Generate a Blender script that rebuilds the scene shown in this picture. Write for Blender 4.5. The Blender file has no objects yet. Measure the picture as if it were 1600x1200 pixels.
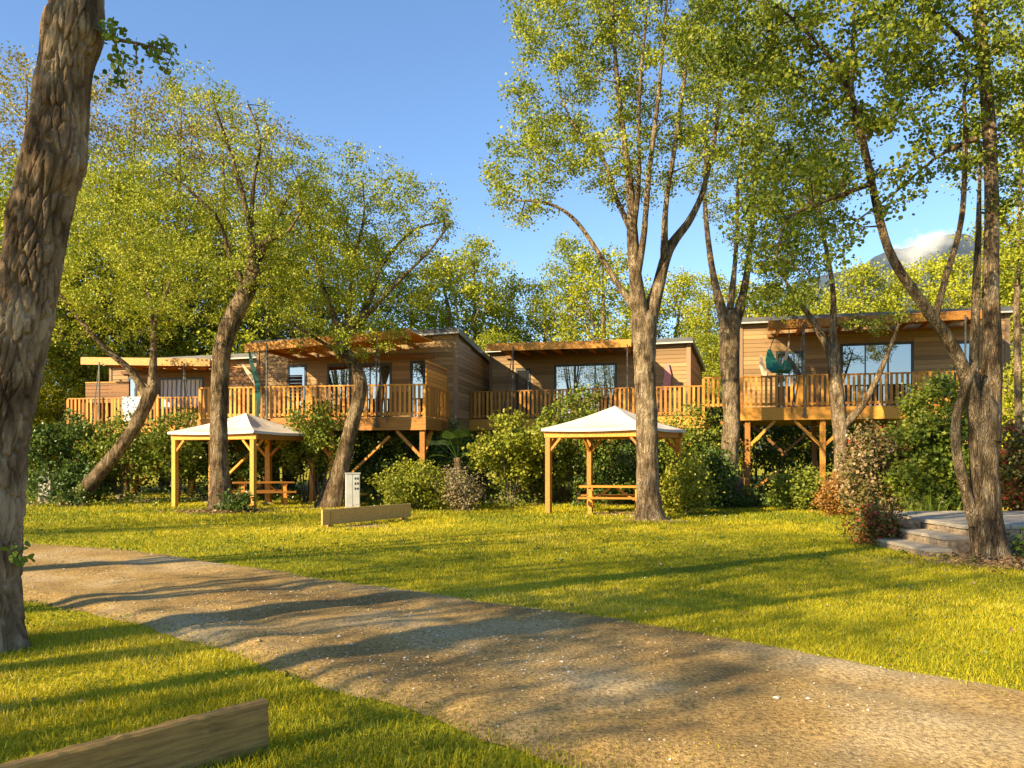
import bpy, bmesh, math, random
import numpy as np
from mathutils import Vector, Matrix

# ------------------------------------------------------------------ camera, sky, sun, exposure
SC = bpy.context.scene
COL = SC.collection
F, HZ, CAMH = 1256.0, 715.0, 1.5          # focal length (photo px), horizon row, eye height
cam = bpy.data.cameras.new('camera'); cam_o = bpy.data.objects.new('camera', cam); COL.objects.link(cam_o)
cam_o.location = (0, 0, CAMH); cam_o.rotation_euler = (math.radians(90), 0, 0)
cam.sensor_width = 36; cam.lens = 36 * F / 1600; cam.shift_y = (HZ - 600) / 1600
cam.clip_start = 0.05; cam.clip_end = 20000
SC.camera = cam_o

SUN_EL = math.radians(27)
SUN_H = Vector((-0.80, -0.60))             # the horizontal direction the sun stands in
world = bpy.data.worlds.new('World'); SC.world = world; world.use_nodes = True
wn = world.node_tree.nodes; wl = world.node_tree.links
sky = wn.new('ShaderNodeTexSky'); sky.sky_type = 'NISHITA'; sky.sun_disc = False
sky.sun_elevation = SUN_EL; sky.sun_rotation = math.atan2(SUN_H.x, SUN_H.y)
sky.air_density = 1.0; sky.dust_density = 0.25; sky.ozone_density = 4.5
wn['Background'].inputs['Strength'].default_value = 0.108
wl.new(sky.outputs[0], wn['Background'].inputs['Color'])

sun = bpy.data.lights.new('sun', 'SUN'); sun_o = bpy.data.objects.new('sun', sun); COL.objects.link(sun_o)
sun.energy = 5.0; sun.angle = math.radians(0.6); sun.color = (1.0, 0.79, 0.47)
sun_o.location = (-30, -20, 40)
sun_o.rotation_euler = Vector((-SUN_H.x * math.cos(SUN_EL), -SUN_H.y * math.cos(SUN_EL), -math.sin(SUN_EL))).to_track_quat('-Z', 'Y').to_euler()

SC.view_settings.view_transform = 'Standard'; SC.view_settings.look = 'None'
SC.view_settings.exposure = 1.28; SC.view_settings.gamma = 1.0
SC.render.engine = 'CYCLES'
SC.cycles.max_bounces = 7; SC.cycles.diffuse_bounces = 3; SC.cycles.glossy_bounces = 3
SC.cycles.transmission_bounces = 4; SC.cycles.transparent_max_bounces = 6
SC.cycles.volume_bounces = 4; SC.cycles.caustics_reflective = False; SC.cycles.caustics_refractive = False; SC.cycles.sample_clamp_indirect = 4; SC.cycles.diffuse_bounces = 4
SC.cycles.use_denoising = True; SC.cycles.denoiser = 'OPENIMAGEDENOISE'; SC.cycles.denoising_prefilter = 'ACCURATE'; SC.cycles.use_adaptive_sampling = False

# ------------------------------------------------------------------ helpers
def P(px, py, Y):
    return np.array(((px - 800) / F * Y, Y, CAMH - (py - HZ) / F * Y))
def G(px, py):
    Y = F * CAMH / (py - HZ)
    return ((px - 800) / F * Y, Y)

def tag(o, label=None, cat=None, group=None, kind=None):
    if label: o['label'] = label
    if cat: o['category'] = cat
    if group: o['group'] = group
    if kind: o['kind'] = kind
    return o

def link(o, parent=None):
    COL.objects.link(o)
    if parent is not None: o.parent = parent
    return o

def empty(name, loc, rz=0.0):
    o = bpy.data.objects.new(name, None); o.empty_display_size = 0.3
    o.location = loc; o.rotation_euler = (0, 0, rz)
    return link(o)

def mesh_np(name, verts, faces, mat, parent=None, tint=None, smooth=False, loc=None):
    """faces: (n,k) array or a list of such arrays"""
    if not isinstance(faces, list): faces = [faces]
    faces = [np.asarray(f, dtype=np.int32) for f in faces if len(f)]
    me = bpy.data.meshes.new(name)
    verts = np.asarray(verts, dtype=np.float32)
    me.vertices.add(len(verts)); me.vertices.foreach_set('co', verts.ravel())
    loops = np.concatenate([f.ravel() for f in faces])
    tot = np.concatenate([np.full(len(f), f.shape[1], dtype=np.int32) for f in faces])
    start = np.concatenate(([0], np.cumsum(tot)[:-1])).astype(np.int32)
    me.loops.add(len(loops)); me.loops.foreach_set('vertex_index', loops)
    me.polygons.add(len(tot)); me.polygons.foreach_set('loop_start', start)
    me.polygons.foreach_set('loop_total', tot)
    me.polygons.foreach_set('use_smooth', np.full(len(tot), bool(smooth)))
    me.update(calc_edges=True)
    if tint is not None:
        a = me.attributes.new('tint', 'FLOAT', 'FACE'); a.data.foreach_set('value', np.asarray(tint, dtype=np.float32))
    if mat: me.materials.append(mat)
    o = bpy.data.objects.new(name, me)
    if loc is not None: o.location = loc
    return link(o, parent)

BOXF = np.array([(0,3,2,1),(4,5,6,7),(0,1,5,4),(1,2,6,5),(2,3,7,6),(3,0,4,7)])
class MB:
    """collects boxes / bars / prisms and links them as ONE mesh"""
    def __init__(s): s.v = []; s.f = []; s.n = 0
    def hexa(s, pts):
        s.v.append(np.asarray(pts, float)); s.f.append(BOXF + s.n); s.n += 8; return s
    def box(s, a, b):
        (x0,y0,z0),(x1,y1,z1) = a, b
        return s.hexa([(x0,y0,z0),(x1,y0,z0),(x1,y1,z0),(x0,y1,z0),(x0,y0,z1),(x1,y0,z1),(x1,y1,z1),(x0,y1,z1)])
    def bar(s, p, q, w, h, up=(0,0,1)):
        p = Vector(p); q = Vector(q); d = (q-p).normalized(); u = Vector(up)
        if abs(d.dot(u)) > .98: u = Vector((0,1,0))
        a = d.cross(u).normalized()*(w/2); b = a.normalized().cross(d).normalized()*(h/2)
        return s.hexa([p-a-b,p+a-b,p+a+b,p-a+b,q-a-b,q+a-b,q+a+b,q-a+b])
    def build(s, name, mat, parent=None, bevel=0, kind=None):
        o = mesh_np(name, np.concatenate(s.v), np.concatenate(s.f), mat, parent)
        if bevel:
            m = o.modifiers.new('bevel', 'BEVEL'); m.width = bevel; m.segments = 2
        if kind: o['kind'] = kind
        return o

UNIT = {}
def block(name, mat, parent, a, b):
    """a cheap box piece that shares one unit-cube mesh per material"""
    if mat.name not in UNIT:
        o = MB().box((-.5,-.5,-.5),(.5,.5,.5)).build('block', mat); me = o.data
        bpy.data.objects.remove(o); UNIT[mat.name] = me
    o = bpy.data.objects.new(name, UNIT[mat.name])
    a = Vector(a); b = Vector(b)
    o.location = (a+b)/2; o.scale = [max(abs(c), .002) for c in (b-a)]
    return link(o, parent)

# vectorised value noise
def _h(ix, iy, iz):
    h = (ix.astype(np.int64)*374761393 + iy.astype(np.int64)*668265263 + iz.astype(np.int64)*2147483647) & 0xffffffff
    h = ((h ^ (h >> 13)) * 1274126177) & 0xffffffff
    return ((h ^ (h >> 16)) & 0xffff) / 65535.0
def vnoise(p):
    i = np.floor(p).astype(np.int64); f = p - i; f = f*f*(3-2*f)
    r = 0
    for dx in (0,1):
        for dy in (0,1):
            for dz in (0,1):
                w = (f[:,0] if dx else 1-f[:,0])*(f[:,1] if dy else 1-f[:,1])*(f[:,2] if dz else 1-f[:,2])
                r = r + w*_h(i[:,0]+dx, i[:,1]+dy, i[:,2]+dz)
    return r
def fbm(p, o=3):
    r = 0; a = .5
    for k in range(o): r = r + a*vnoise(p*(2**k)+17.3*k); a *= .5
    return r

# ------------------------------------------------------------------ materials
def newmat(name):
    m = bpy.data.materials.new(name); m.use_nodes = True
    nt = m.node_tree; return m, nt, nt.nodes, nt.links, nt.nodes['Principled BSDF']
def setv(b, **k):
    for n, v in k.items():
        n = n.replace('_', ' ')
        if n in b.inputs: b.inputs[n].default_value = v
def ramp(N, stops):
    r = N.new('ShaderNodeValToRGB'); e = r.color_ramp.elements
    e[0].position, e[0].color = stops[0][0], (*stops[0][1], 1)
    e[1].position, e[1].color = stops[-1][0], (*stops[-1][1], 1)
    for p, c in stops[1:-1]: x = e.new(p); x.color = (*c, 1)
    return r

def wood(name, c0, c1, scale=(3,3,3), rough=.65, bump=.15, nscale=6):
    m, nt, N, L, b = newmat(name)
    tc = N.new('ShaderNodeTexCoord'); mp = N.new('ShaderNodeMapping'); mp.inputs['Scale'].default_value = scale
    oi = N.new('ShaderNodeObjectInfo'); va = N.new('ShaderNodeVectorMath'); va.operation = 'ADD'
    vm = N.new('ShaderNodeVectorMath'); vm.operation = 'SCALE'; vm.inputs['Scale'].default_value = 30
    L.new(oi.outputs['Random'], vm.inputs[0]); L.new(tc.outputs['Object'], mp.inputs[0])
    L.new(mp.outputs[0], va.inputs[0]); L.new(vm.outputs[0], va.inputs[1])
    n = N.new('ShaderNodeTexNoise'); n.inputs['Scale'].default_value = nscale; n.inputs['Detail'].default_value = 5
    L.new(va.outputs[0], n.inputs['Vector'])
    mx = N.new('ShaderNodeMath'); mx.operation = 'MULTIPLY_ADD'; mx.inputs[1].default_value = .6; 
    L.new(oi.outputs['Random'], mx.inputs[0])
    ad = N.new('ShaderNodeMath'); ad.operation = 'SUBTRACT'; ad.inputs[1].default_value = .30
    L.new(n.outputs['Fac'], ad.inputs[0]); L.new(ad.outputs[0], mx.inputs[2])
    r = ramp(N, [(.2, c0), (.8, c1)]); L.new(mx.outputs[0], r.inputs[0]); L.new(r.outputs[0], b.inputs['Base Color'])
    bp = N.new('ShaderNodeBump'); bp.inputs['Strength'].default_value = bump; bp.inputs['Distance'].default_value = .01
    L.new(n.outputs['Fac'], bp.inputs['Height']); L.new(bp.outputs[0], b.inputs['Normal'])
    setv(b, Roughness=rough); return m

def plain(name, c, rough=.6, var=.15, nscale=8, metallic=0, bump=.0):
    m, nt, N, L, b = newmat(name)
    tc = N.new('ShaderNodeTexCoord'); n = N.new('ShaderNodeTexNoise'); n.inputs['Scale'].default_value = nscale; n.inputs['Detail'].default_value = 4
    L.new(tc.outputs['Object'], n.inputs['Vector'])
    r = ramp(N, [(.3, tuple(x*(1-var) for x in c)), (.7, tuple(min(1, x*(1+var)) for x in c))])
    L.new(n.outputs['Fac'], r.inputs[0]); L.new(r.outputs[0], b.inputs['Base Color'])
    if bump:
        bp = N.new('ShaderNodeBump'); bp.inputs['Strength'].default_value = bump; bp.inputs['Distance'].default_value = .02
        L.new(n.outputs['Fac'], bp.inputs['Height']); L.new(bp.outputs[0], b.inputs['Normal'])
    setv(b, Roughness=rough, Metallic=metallic); return m

def leafmat(name, stops, trans=.28, rough=.5):
    m, nt, N, L, b = newmat(name)
    at = N.new('ShaderNodeAttribute'); at.attribute_name = 'tint'
    oi = N.new('ShaderNodeObjectInfo')
    md = N.new('ShaderNodeMath'); md.operation = 'MULTIPLY_ADD'; md.inputs[1].default_value = .16
    L.new(oi.outputs['Random'], md.inputs[0]); 
    sb = N.new('ShaderNodeMath'); sb.operation = 'SUBTRACT'; sb.inputs[1].default_value = .08
    L.new(at.outputs['Fac'], sb.inputs[0]); L.new(sb.outputs[0], md.inputs[2])
    r = ramp(N, stops); L.new(md.outputs[0], r.inputs[0]); L.new(r.outputs[0], b.inputs['Base Color'])
    setv(b, Roughness=rough); b.inputs['Specular IOR Level'].default_value = .3
    t = N.new('ShaderNodeBsdfTranslucent'); L.new(r.outputs[0], t.inputs['Color'])
    mx = N.new('ShaderNodeMixShader'); mx.inputs[0].default_value = trans
    L.new(b.outputs[0], mx.inputs[1]); L.new(t.outputs[0], mx.inputs[2])
    L.new(mx.outputs[0], N['Material Output'].inputs['Surface']); return m

def barkmat(name, c0, c1, c2, vs=30, zs=.2, bump=1.0, dist=.06):
    m, nt, N, L, b = newmat(name)
    tc = N.new('ShaderNodeTexCoord'); mp = N.new('ShaderNodeMapping'); mp.inputs['Scale'].default_value = (1, 1, zs)
    L.new(tc.outputs['Object'], mp.inputs[0])
    n0 = N.new('ShaderNodeTexNoise'); n0.inputs['Scale'].default_value = vs*.5; n0.inputs['Detail'].default_value = 4
    L.new(mp.outputs[0], n0.inputs['Vector'])
    v = N.new('ShaderNodeTexVoronoi'); v.feature = 'DISTANCE_TO_EDGE'; v.inputs['Scale'].default_value = vs
    mxv = N.new('ShaderNodeMix'); mxv.data_type = 'VECTOR'; mxv.inputs['Factor'].default_value = .12
    L.new(mp.outputs[0], mxv.inputs[4]); L.new(n0.outputs['Color'], mxv.inputs[5])
    L.new(mxv.outputs[1], v.inputs['Vector'])
    n1 = N.new('ShaderNodeTexNoise'); n1.inputs['Scale'].default_value = 2.2; n1.inputs['Detail'].default_value = 6
    L.new(tc.outputs['Object'], n1.inputs['Vector'])
    r = ramp(N, [(.38, c0), (.5, c1), (.60, c2)])
    a = N.new('ShaderNodeMath'); a.operation = 'MULTIPLY_ADD'; a.inputs[1].default_value = .5
    L.new(n0.outputs['Fac'], a.inputs[0])
    a2 = N.new('ShaderNodeMath'); a2.operation = 'MULTIPLY'; a2.inputs[1].default_value = .5; L.new(n1.outputs['Fac'], a2.inputs[0])
    L.new(a2.outputs[0], a.inputs[2]); L.new(a.outputs[0], r.inputs[0])
    L.new(r.outputs[0], b.inputs['Base Color'])
    mm = N.new('ShaderNodeMath'); mm.operation = 'MINIMUM'; mm.inputs[1].default_value = .25; L.new(v.outputs['Distance'], mm.inputs[0])
    m3 = N.new('ShaderNodeMath'); m3.operation = 'MULTIPLY_ADD'; m3.inputs[1].default_value = 3; L.new(mm.outputs[0], m3.inputs[0]); L.new(n0.outputs['Fac'], m3.inputs[2])
    bp = N.new('ShaderNodeBump'); bp.inputs['Strength'].default_value = bump; bp.inputs['Distance'].default_value = dist
    L.new(m3.outputs[0], bp.inputs['Height']); L.new(bp.outputs[0], b.inputs['Normal'])
    setv(b, Roughness=.9); b.inputs['Specular IOR Level'].default_value = .15; return m

M = {}
M['bark'] = barkmat('bark', (.06,.040,.022), (.21,.145,.078), (.42,.31,.185))
M['bark_big'] = barkmat('bark_big', (.075,.048,.026), (.19,.13,.075), (.34,.25,.155), vs=22, zs=.3, bump=.5, dist=.015)
M['bark_pale'] = barkmat('bark_pale', (.085,.058,.032), (.28,.20,.115), (.50,.385,.24))
M['twig'] = plain('twig', (.12,.09,.06), .9, .3)
M['leaf_lime'] = leafmat('leaf_lime', [(0,(.09,.14,.010)),(.5,(.29,.33,.018)),(1,(.53,.52,.045))])
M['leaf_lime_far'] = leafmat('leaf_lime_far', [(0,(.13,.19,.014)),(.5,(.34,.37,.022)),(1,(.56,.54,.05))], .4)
M['leaf_yellow'] = leafmat('leaf_yellow', [(0,(.15,.19,.010)),(.5,(.35,.37,.016)),(1,(.55,.52,.04))])
M['leaf_green'] = leafmat('leaf_green', [(0,(.05,.105,.012)),(.5,(.16,.23,.02)),(1,(.36,.40,.04))])
M['leaf_right'] = leafmat('leaf_right', [(0,(.04,.08,.010)),(.5,(.16,.215,.016)),(1,(.42,.42,.04))], .36)
M['leaf_bud'] = leafmat('leaf_bud', [(0,(.15,.13,.02)),(.5,(.30,.25,.04)),(1,(.42,.36,.07))])
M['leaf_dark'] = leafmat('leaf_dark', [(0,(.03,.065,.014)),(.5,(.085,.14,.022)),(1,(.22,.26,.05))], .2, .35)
M['leaf_shrub'] = leafmat('leaf_shrub', [(0,(.05,.09,.01)),(.5,(.16,.21,.02)),(1,(.36,.36,.05))], .25, .4)
M['leaf_shrub_lime'] = leafmat('leaf_shrub_lime', [(0,(.11,.15,.012)),(.5,(.26,.28,.02)),(1,(.42,.40,.06))], .3, .4)
M['leaf_rust'] = leafmat('leaf_rust', [(0,(.14,.07,.015)),(.5,(.32,.15,.03)),(1,(.42,.24,.06))], .2)
M['leaf_dry'] = leafmat('leaf_dry', [(0,(.16,.12,.06)),(.5,(.30,.23,.13)),(1,(.36,.34,.12))], .2)
M['leaf_red'] = leafmat('leaf_red', [(0,(.05,.07,.012)),(.45,(.17,.15,.03)),(.7,(.35,.05,.03)),(1,(.5,.06,.05))], .2, .4)
M['leaf_bloom'] = leafmat('leaf_bloom', [(0,(.06,.07,.015)),(.4,(.17,.15,.04)),(.65,(.34,.22,.12)),(1,(.55,.42,.28))], .15)
M['blade'] = leafmat('blade', [(0,(.12,.165,.008)),(.4,(.35,.335,.009)),(.8,(.56,.46,.012)),(1,(.62,.52,.10))], .3, .6)
M['deck'] = wood('deck_wood', (.28,.11,.012), (.72,.32,.038), (4,4,4))
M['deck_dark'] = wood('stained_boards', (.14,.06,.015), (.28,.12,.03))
M['deck_pale'] = wood('pale_beam', (.45,.25,.07), (.78,.48,.17))
M['clad'] = wood('cladding', (.21,.125,.052), (.44,.28,.125), (1,1,6), .7, .1)
M['trim'] = wood('trim_wood', (.20,.125,.07), (.33,.21,.12))
M['roof'] = plain('roof_sheet', (.10,.105,.105), .45, .2, 3)
M['frame'] = plain('window_frame', (.035,.042,.045), .4, .1)
M['iron'] = plain('dark_metal', (.06,.06,.055), .5, .2)
M['canvas'] = plain('canvas', (.57,.51,.44), .85, .2, 2.2, bump=.25)
M['canvas_tan'] = plain('canvas_tan', (.42,.31,.20), .85, .1, 5)
M['teal'] = plain('teal_cloth', (.010,.075,.062), .85, .3)
M['teal_light'] = plain('teal_canvas', (.03,.24,.20), .85, .3)
M['cream'] = plain('cream_cloth', (.62,.45,.30), .85, .2)
M['pink'] = plain('pink_cloth', (.62,.28,.26), .9, .25, 12)
M['box_grey'] = plain('cabinet_grey', (.50,.50,.46), .5, .12, 4)
M['black'] = plain('black_plastic', (.02,.02,.02), .5, .1)
M['white'] = plain('white_paint', (.72,.72,.70), .4, .05)
M['rail_old'] = wood('weathered_plank', (.05,.028,.007), (.38,.22,.055), (1.0,11,11), .85, .8, 5)
M['rail_new'] = wood('plank_wood', (.30,.18,.04), (.60,.38,.11), (3,10,10), .75, .3, 5)
M['stone'] = plain('stone', (.30,.22,.14), .9, .5, 4, bump=.8)
M['slab'] = plain('paving_slab', (.36,.31,.235), .7, .25, 3, bump=.3)
M['concrete'] = plain('concrete', (.36,.33,.28), .9, .2, 3, bump=.3)
M['pebble'] = plain('pebble', (.55,.52,.46), .9, .35, 1.7)
M['grit'] = plain('grit', (.42,.29,.13), .95, .4, 2)
M['grit_dark'] = plain('grit_dark', (.24,.16,.08), .95, .4, 2)
M['petal'] = plain('petal', (.8,.78,.7), .8, .05)
M['litter'] = leafmat('litter', [(0,(.12,.07,.03)),(.5,(.26,.16,.07)),(1,(.40,.30,.16))], .1)
m, nt, N, L, b = newmat('pane_glass'); setv(b, Base_Color=(.02,.025,.03,1), Roughness=.02, IOR=1.5)
gl = N.new('ShaderNodeBsdfGlossy'); gl.inputs['Roughness'].default_value = .015; gl.inputs['Color'].default_value = (.80,.78,.74,1)
mx = N.new('ShaderNodeMixShader'); mx.inputs[0].default_value = .38
L.new(b.outputs[0], mx.inputs[1]); L.new(gl.outputs[0], mx.inputs[2]); L.new(mx.outputs[0], N['Material Output'].inputs['Surface'])
M['glass'] = m
m, nt, N, L, b = newmat('curtain')
tc = N.new('ShaderNodeTexCoord'); w = N.new('ShaderNodeTexWave'); w.inputs['Scale'].default_value = 1.6; w.inputs['Distortion'].default_value = 2
L.new(tc.outputs['Object'], w.inputs['Vector']); r = ramp(N, [(.15, (.12,.14,.25)), (.35, (.72,.76,.78))]); L.new(w.outputs['Fac'], r.inputs[0]); L.new(r.outputs[0], b.inputs['Base Color'])
M['curtain'] = m
m, nt, N, L, b = newmat('print_cloth')
tc = N.new('ShaderNodeTexCoord'); v = N.new('ShaderNodeTexVoronoi'); v.inputs['Scale'].default_value = 9
L.new(tc.outputs['Object'], v.inputs['Vector']); r = ramp(N, [(.25, (.10,.12,.22)), (.4, (.75,.75,.75))]); L.new(v.outputs['Distance'], r.inputs[0]); L.new(r.outputs[0], b.inputs['Base Color'])
M['print'] = m

# lawn soil / turf
m, nt, N, L, b = newmat('turf')
ge = N.new('ShaderNodeNewGeometry')
n1 = N.new('ShaderNodeTexNoise'); n1.inputs['Scale'].default_value = .7; n1.inputs['Detail'].default_value = 6
n2 = N.new('ShaderNodeTexNoise'); n2.inputs['Scale'].default_value = 22; n2.inputs['Detail'].default_value = 5
L.new(ge.outputs['Position'], n1.inputs['Vector']); L.new(ge.outputs['Position'], n2.inputs['Vector'])
mxf = N.new('ShaderNodeMath'); mxf.operation = 'MULTIPLY_ADD'; mxf.inputs[1].default_value = .5; L.new(n1.outputs['Fac'], mxf.inputs[0])
h2 = N.new('ShaderNodeMath'); h2.operation = 'MULTIPLY'; h2.inputs[1].default_value = .5; L.new(n2.outputs['Fac'], h2.inputs[0]); L.new(h2.outputs[0], mxf.inputs[2])
r = ramp(N, [(.34, (.13,.13,.012)), (.47, (.31,.28,.012)), (.62, (.46,.38,.02))]); L.new(mxf.outputs[0], r.inputs[0]); L.new(r.outputs[0], b.inputs['Base Color'])
bp = N.new('ShaderNodeBump'); bp.inputs['Strength'].default_value = .9; bp.inputs['Distance'].default_value = .06; L.new(n2.outputs['Fac'], bp.inputs['Height']); L.new(bp.outputs[0], b.inputs['Normal'])
setv(b, Roughness=.95); b.inputs['Specular IOR Level'].default_value = .1
M['turf'] = m
# gravel
m, nt, N, L, b = newmat('gravel')
ge = N.new('ShaderNodeNewGeometry')
n1 = N.new('ShaderNodeTexNoise'); n1.inputs['Scale'].default_value = .55; n1.inputs['Detail'].default_value = 5
n2 = N.new('ShaderNodeTexNoise'); n2.inputs['Scale'].default_value = 38; n2.inputs['Detail'].default_value = 4
vo = N.new('ShaderNodeTexVoronoi'); vo.inputs['Scale'].default_value = 34
for q in (n1, n2, vo): L.new(ge.outputs['Position'], q.inputs['Vector'])
r1 = ramp(N, [(.36, (.25,.158,.056)), (.50, (.38,.252,.095)), (.64, (.48,.365,.20))]); L.new(n1.outputs['Fac'], r1.inputs[0])
r2 = ramp(N, [(.32, (.55,.53,.50)), (.5, (1,1,1)), (.66, (1.35,1.35,1.35))]); L.new(n2.outputs['Fac'], r2.inputs[0])
mu = N.new('ShaderNodeMix'); mu.data_type = 'RGBA'; mu.blend_type = 'MULTIPLY'; mu.inputs['Factor'].default_value = 1
L.new(r1.outputs[0], mu.inputs[6]); L.new(r2.outputs[0], mu.inputs[7])
L.new(mu.outputs[2], b.inputs['Base Color'])
n3 = N.new('ShaderNodeTexNoise'); n3.inputs['Scale'].default_value = 110; n3.inputs['Detail'].default_value = 3; L.new(ge.outputs['Position'], n3.inputs['Vector'])
ad = N.new('ShaderNodeMath'); ad.operation = 'ADD'; L.new(n2.outputs['Fac'], ad.inputs[0]); L.new(n3.outputs['Fac'], ad.inputs[1])
bp = N.new('ShaderNodeBump'); bp.inputs['Strength'].default_value = .8; bp.inputs['Distance'].default_value = .016; L.new(ad.outputs[0], bp.inputs['Height']); L.new(bp.outputs[0], b.inputs['Normal'])
setv(b, Roughness=.95); b.inputs['Specular IOR Level'].default_value = .1
M['gravel'] = m
M['soil'] = plain('soil', (.27,.17,.08), .95, .45, 9, bump=.8)
m, nt, N, L, b = newmat('mountain_haze_tint')
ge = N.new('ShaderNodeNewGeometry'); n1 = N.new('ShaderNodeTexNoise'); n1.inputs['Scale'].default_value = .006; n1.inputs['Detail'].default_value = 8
L.new(ge.outputs['Position'], n1.inputs['Vector']); r = ramp(N, [(.35, (.022,.040,.062)), (.65, (.055,.080,.115))]); L.new(n1.outputs['Fac'], r.inputs[0]); L.new(r.outputs[0], b.inputs['Base Color']); setv(b, Roughness=1)  # blue of distance haze is painted into the slope colour
M['rock_haze'] = m
m, nt, N, L, b = newmat('cloud'); N.remove(b)
pv = N.new('ShaderNodeVolumePrincipled'); pv.inputs['Color'].default_value = (.95,.95,.97,1); pv.inputs['Anisotropy'].default_value = 0
tc = N.new('ShaderNodeTexCoord'); mp = N.new('ShaderNodeMapping'); mp.inputs['Location'].default_value = (-1,-1,-1); mp.inputs['Scale'].default_value = (2,2,2)
ln_ = N.new('ShaderNodeVectorMath'); ln_.operation = 'LENGTH'; nz = N.new('ShaderNodeTexNoise'); nz.inputs['Scale'].default_value = 1.6; nz.inputs['Detail'].default_value = 5
L.new(tc.outputs['Generated'], mp.inputs[0]); L.new(mp.outputs[0], ln_.inputs[0]); L.new(mp.outputs[0], nz.inputs['Vector'])
c1_ = N.new('ShaderNodeMath'); c1_.operation = 'MULTIPLY_ADD'; c1_.inputs[1].default_value = 2.4; c1_.inputs[2].default_value = -.75; L.new(nz.outputs['Fac'], c1_.inputs[0])
c2_ = N.new('ShaderNodeMath'); c2_.operation = 'SUBTRACT'; L.new(c1_.outputs[0], c2_.inputs[0]); L.new(ln_.outputs['Value'], c2_.inputs[1])
c3_ = N.new('ShaderNodeMath'); c3_.operation = 'MULTIPLY'; c3_.inputs[1].default_value = .05; c3_.use_clamp = True; L.new(c2_.outputs[0], c3_.inputs[0]); L.new(c3_.outputs[0], pv.inputs['Density'])
L.new(pv.outputs[0], N['Material Output'].inputs['Volume']); M['cloud'] = m

# ------------------------------------------------------------------ ground, path, mountain, cloud
R = 9000
g = mesh_np('ground', [(-R,-R,0),(R,-R,0),(R,R,0),(-R,R,0)], np.array([(0,1,2,3)]), M['turf']); g['kind'] = 'structure'

up_px = [(45,850),(250,868),(450,900),(700,936),(1000,978),(1200,1015),(1400,1052),(1600,1086)]
lo_px = [(45,935),(150,952),(320,1000),(450,1040),(600,1090),(760,1140),(940,1200)]
up = [(-40,22.0),(-25,17.5),(-15,15.0)] + [G(*p) for p in up_px] + [(7,3.2),(13,-.5),(24,-7)]
lo = [(-40,15.0),(-25,11.6),(-14,9.6)] + [G(*p) for p in lo_px] + [(2.2,2.9),(7.5,-1.2),(18,-8.5)]
def dens(poly, step=.12, amp=.07, seed=0):
    p = np.array(poly); out = []
    for a, b2 in zip(p[:-1], p[1:]):
        n = max(1, int(np.linalg.norm(b2-a)/step)); out.append(a + (b2-a)*np.linspace(0,1,n,endpoint=False)[:,None])
    out = np.concatenate(out+[p[-1:]])
    # round the corners, then fray the edge
    for _ in range(12): out[1:-1] = (out[:-2]+2*out[1:-1]+out[2:])/4
    q = np.c_[out*1.0, np.full(len(out), seed*7.7)]
    out[:,1] += (fbm(q*1.6,3)-.45)*amp*4 + (vnoise(q*7)-.5)*amp
    return out
UP = dens(up, seed=1); LO = dens(lo, seed=2)
def resample(p, n):
    d = np.concatenate(([0], np.cumsum(np.linalg.norm(np.diff(p,axis=0),axis=1)))); t = np.linspace(0, d[-1], n)
    return np.c_[np.interp(t,d,p[:,0]), np.interp(t,d,p[:,1])]
nx_, nt2 = 620, 44
U_, L_2 = UP, LO
xs_ = np.concatenate([np.linspace(-40,-8,60,endpoint=False), np.linspace(-8,7,nx_-120), np.linspace(7.1,18,60)])
nq_ = np.c_[xs_*2.1,np.zeros(nx_),np.zeros(nx_)]; yu = np.interp(xs_, UP[:,0], UP[:,1])+.03+.28*fbm(nq_,3); yl = np.interp(xs_, LO[:,0], LO[:,1])-.03-.22*fbm(nq_+50,3); tt_ = np.linspace(0,1,nt2)
PX = np.repeat(xs_[:,None], nt2, 1); PY = yl[:,None]*(1-tt_)+yu[:,None]*tt_
pp = np.c_[PX.ravel(), PY.ravel(), np.zeros(PX.size)]; T_ = np.tile(tt_, nx_)
edge = np.clip(np.minimum(T_,1-T_)/.10,0,1); edge = edge*edge*(3-2*edge)
rut = np.exp(-((T_-.27)/.08)**2)+np.exp(-((T_-.70)/.08)**2)
PZ = .004+edge*(.016+.055*fbm(pp*np.array((.9,2.0,1)),3)+.022*fbm(pp*6,2)-.018*rut); PZ = np.maximum(PZ,.004)
i_ = np.arange(PX.size).reshape(nx_,nt2)
po = mesh_np('gravel_path', np.c_[pp[:,:2],PZ], np.stack([i_[:-1,:-1],i_[1:,:-1],i_[1:,1:],i_[:-1,1:]],-1).reshape(-1,4), M['gravel'], smooth=True); po['kind'] = 'structure'
def path_z(x, y):
    """height of the gravel at ground points"""
    ix = np.clip(np.searchsorted(xs_, x)-1, 0, nx_-1); t = np.clip((y-yl[ix])/(yu[ix]-yl[ix]+1e-6),0,1)
    return PZ.reshape(nx_,nt2)[ix, np.clip((t*(nt2-1)).round().astype(int),0,nt2-1)]
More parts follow.
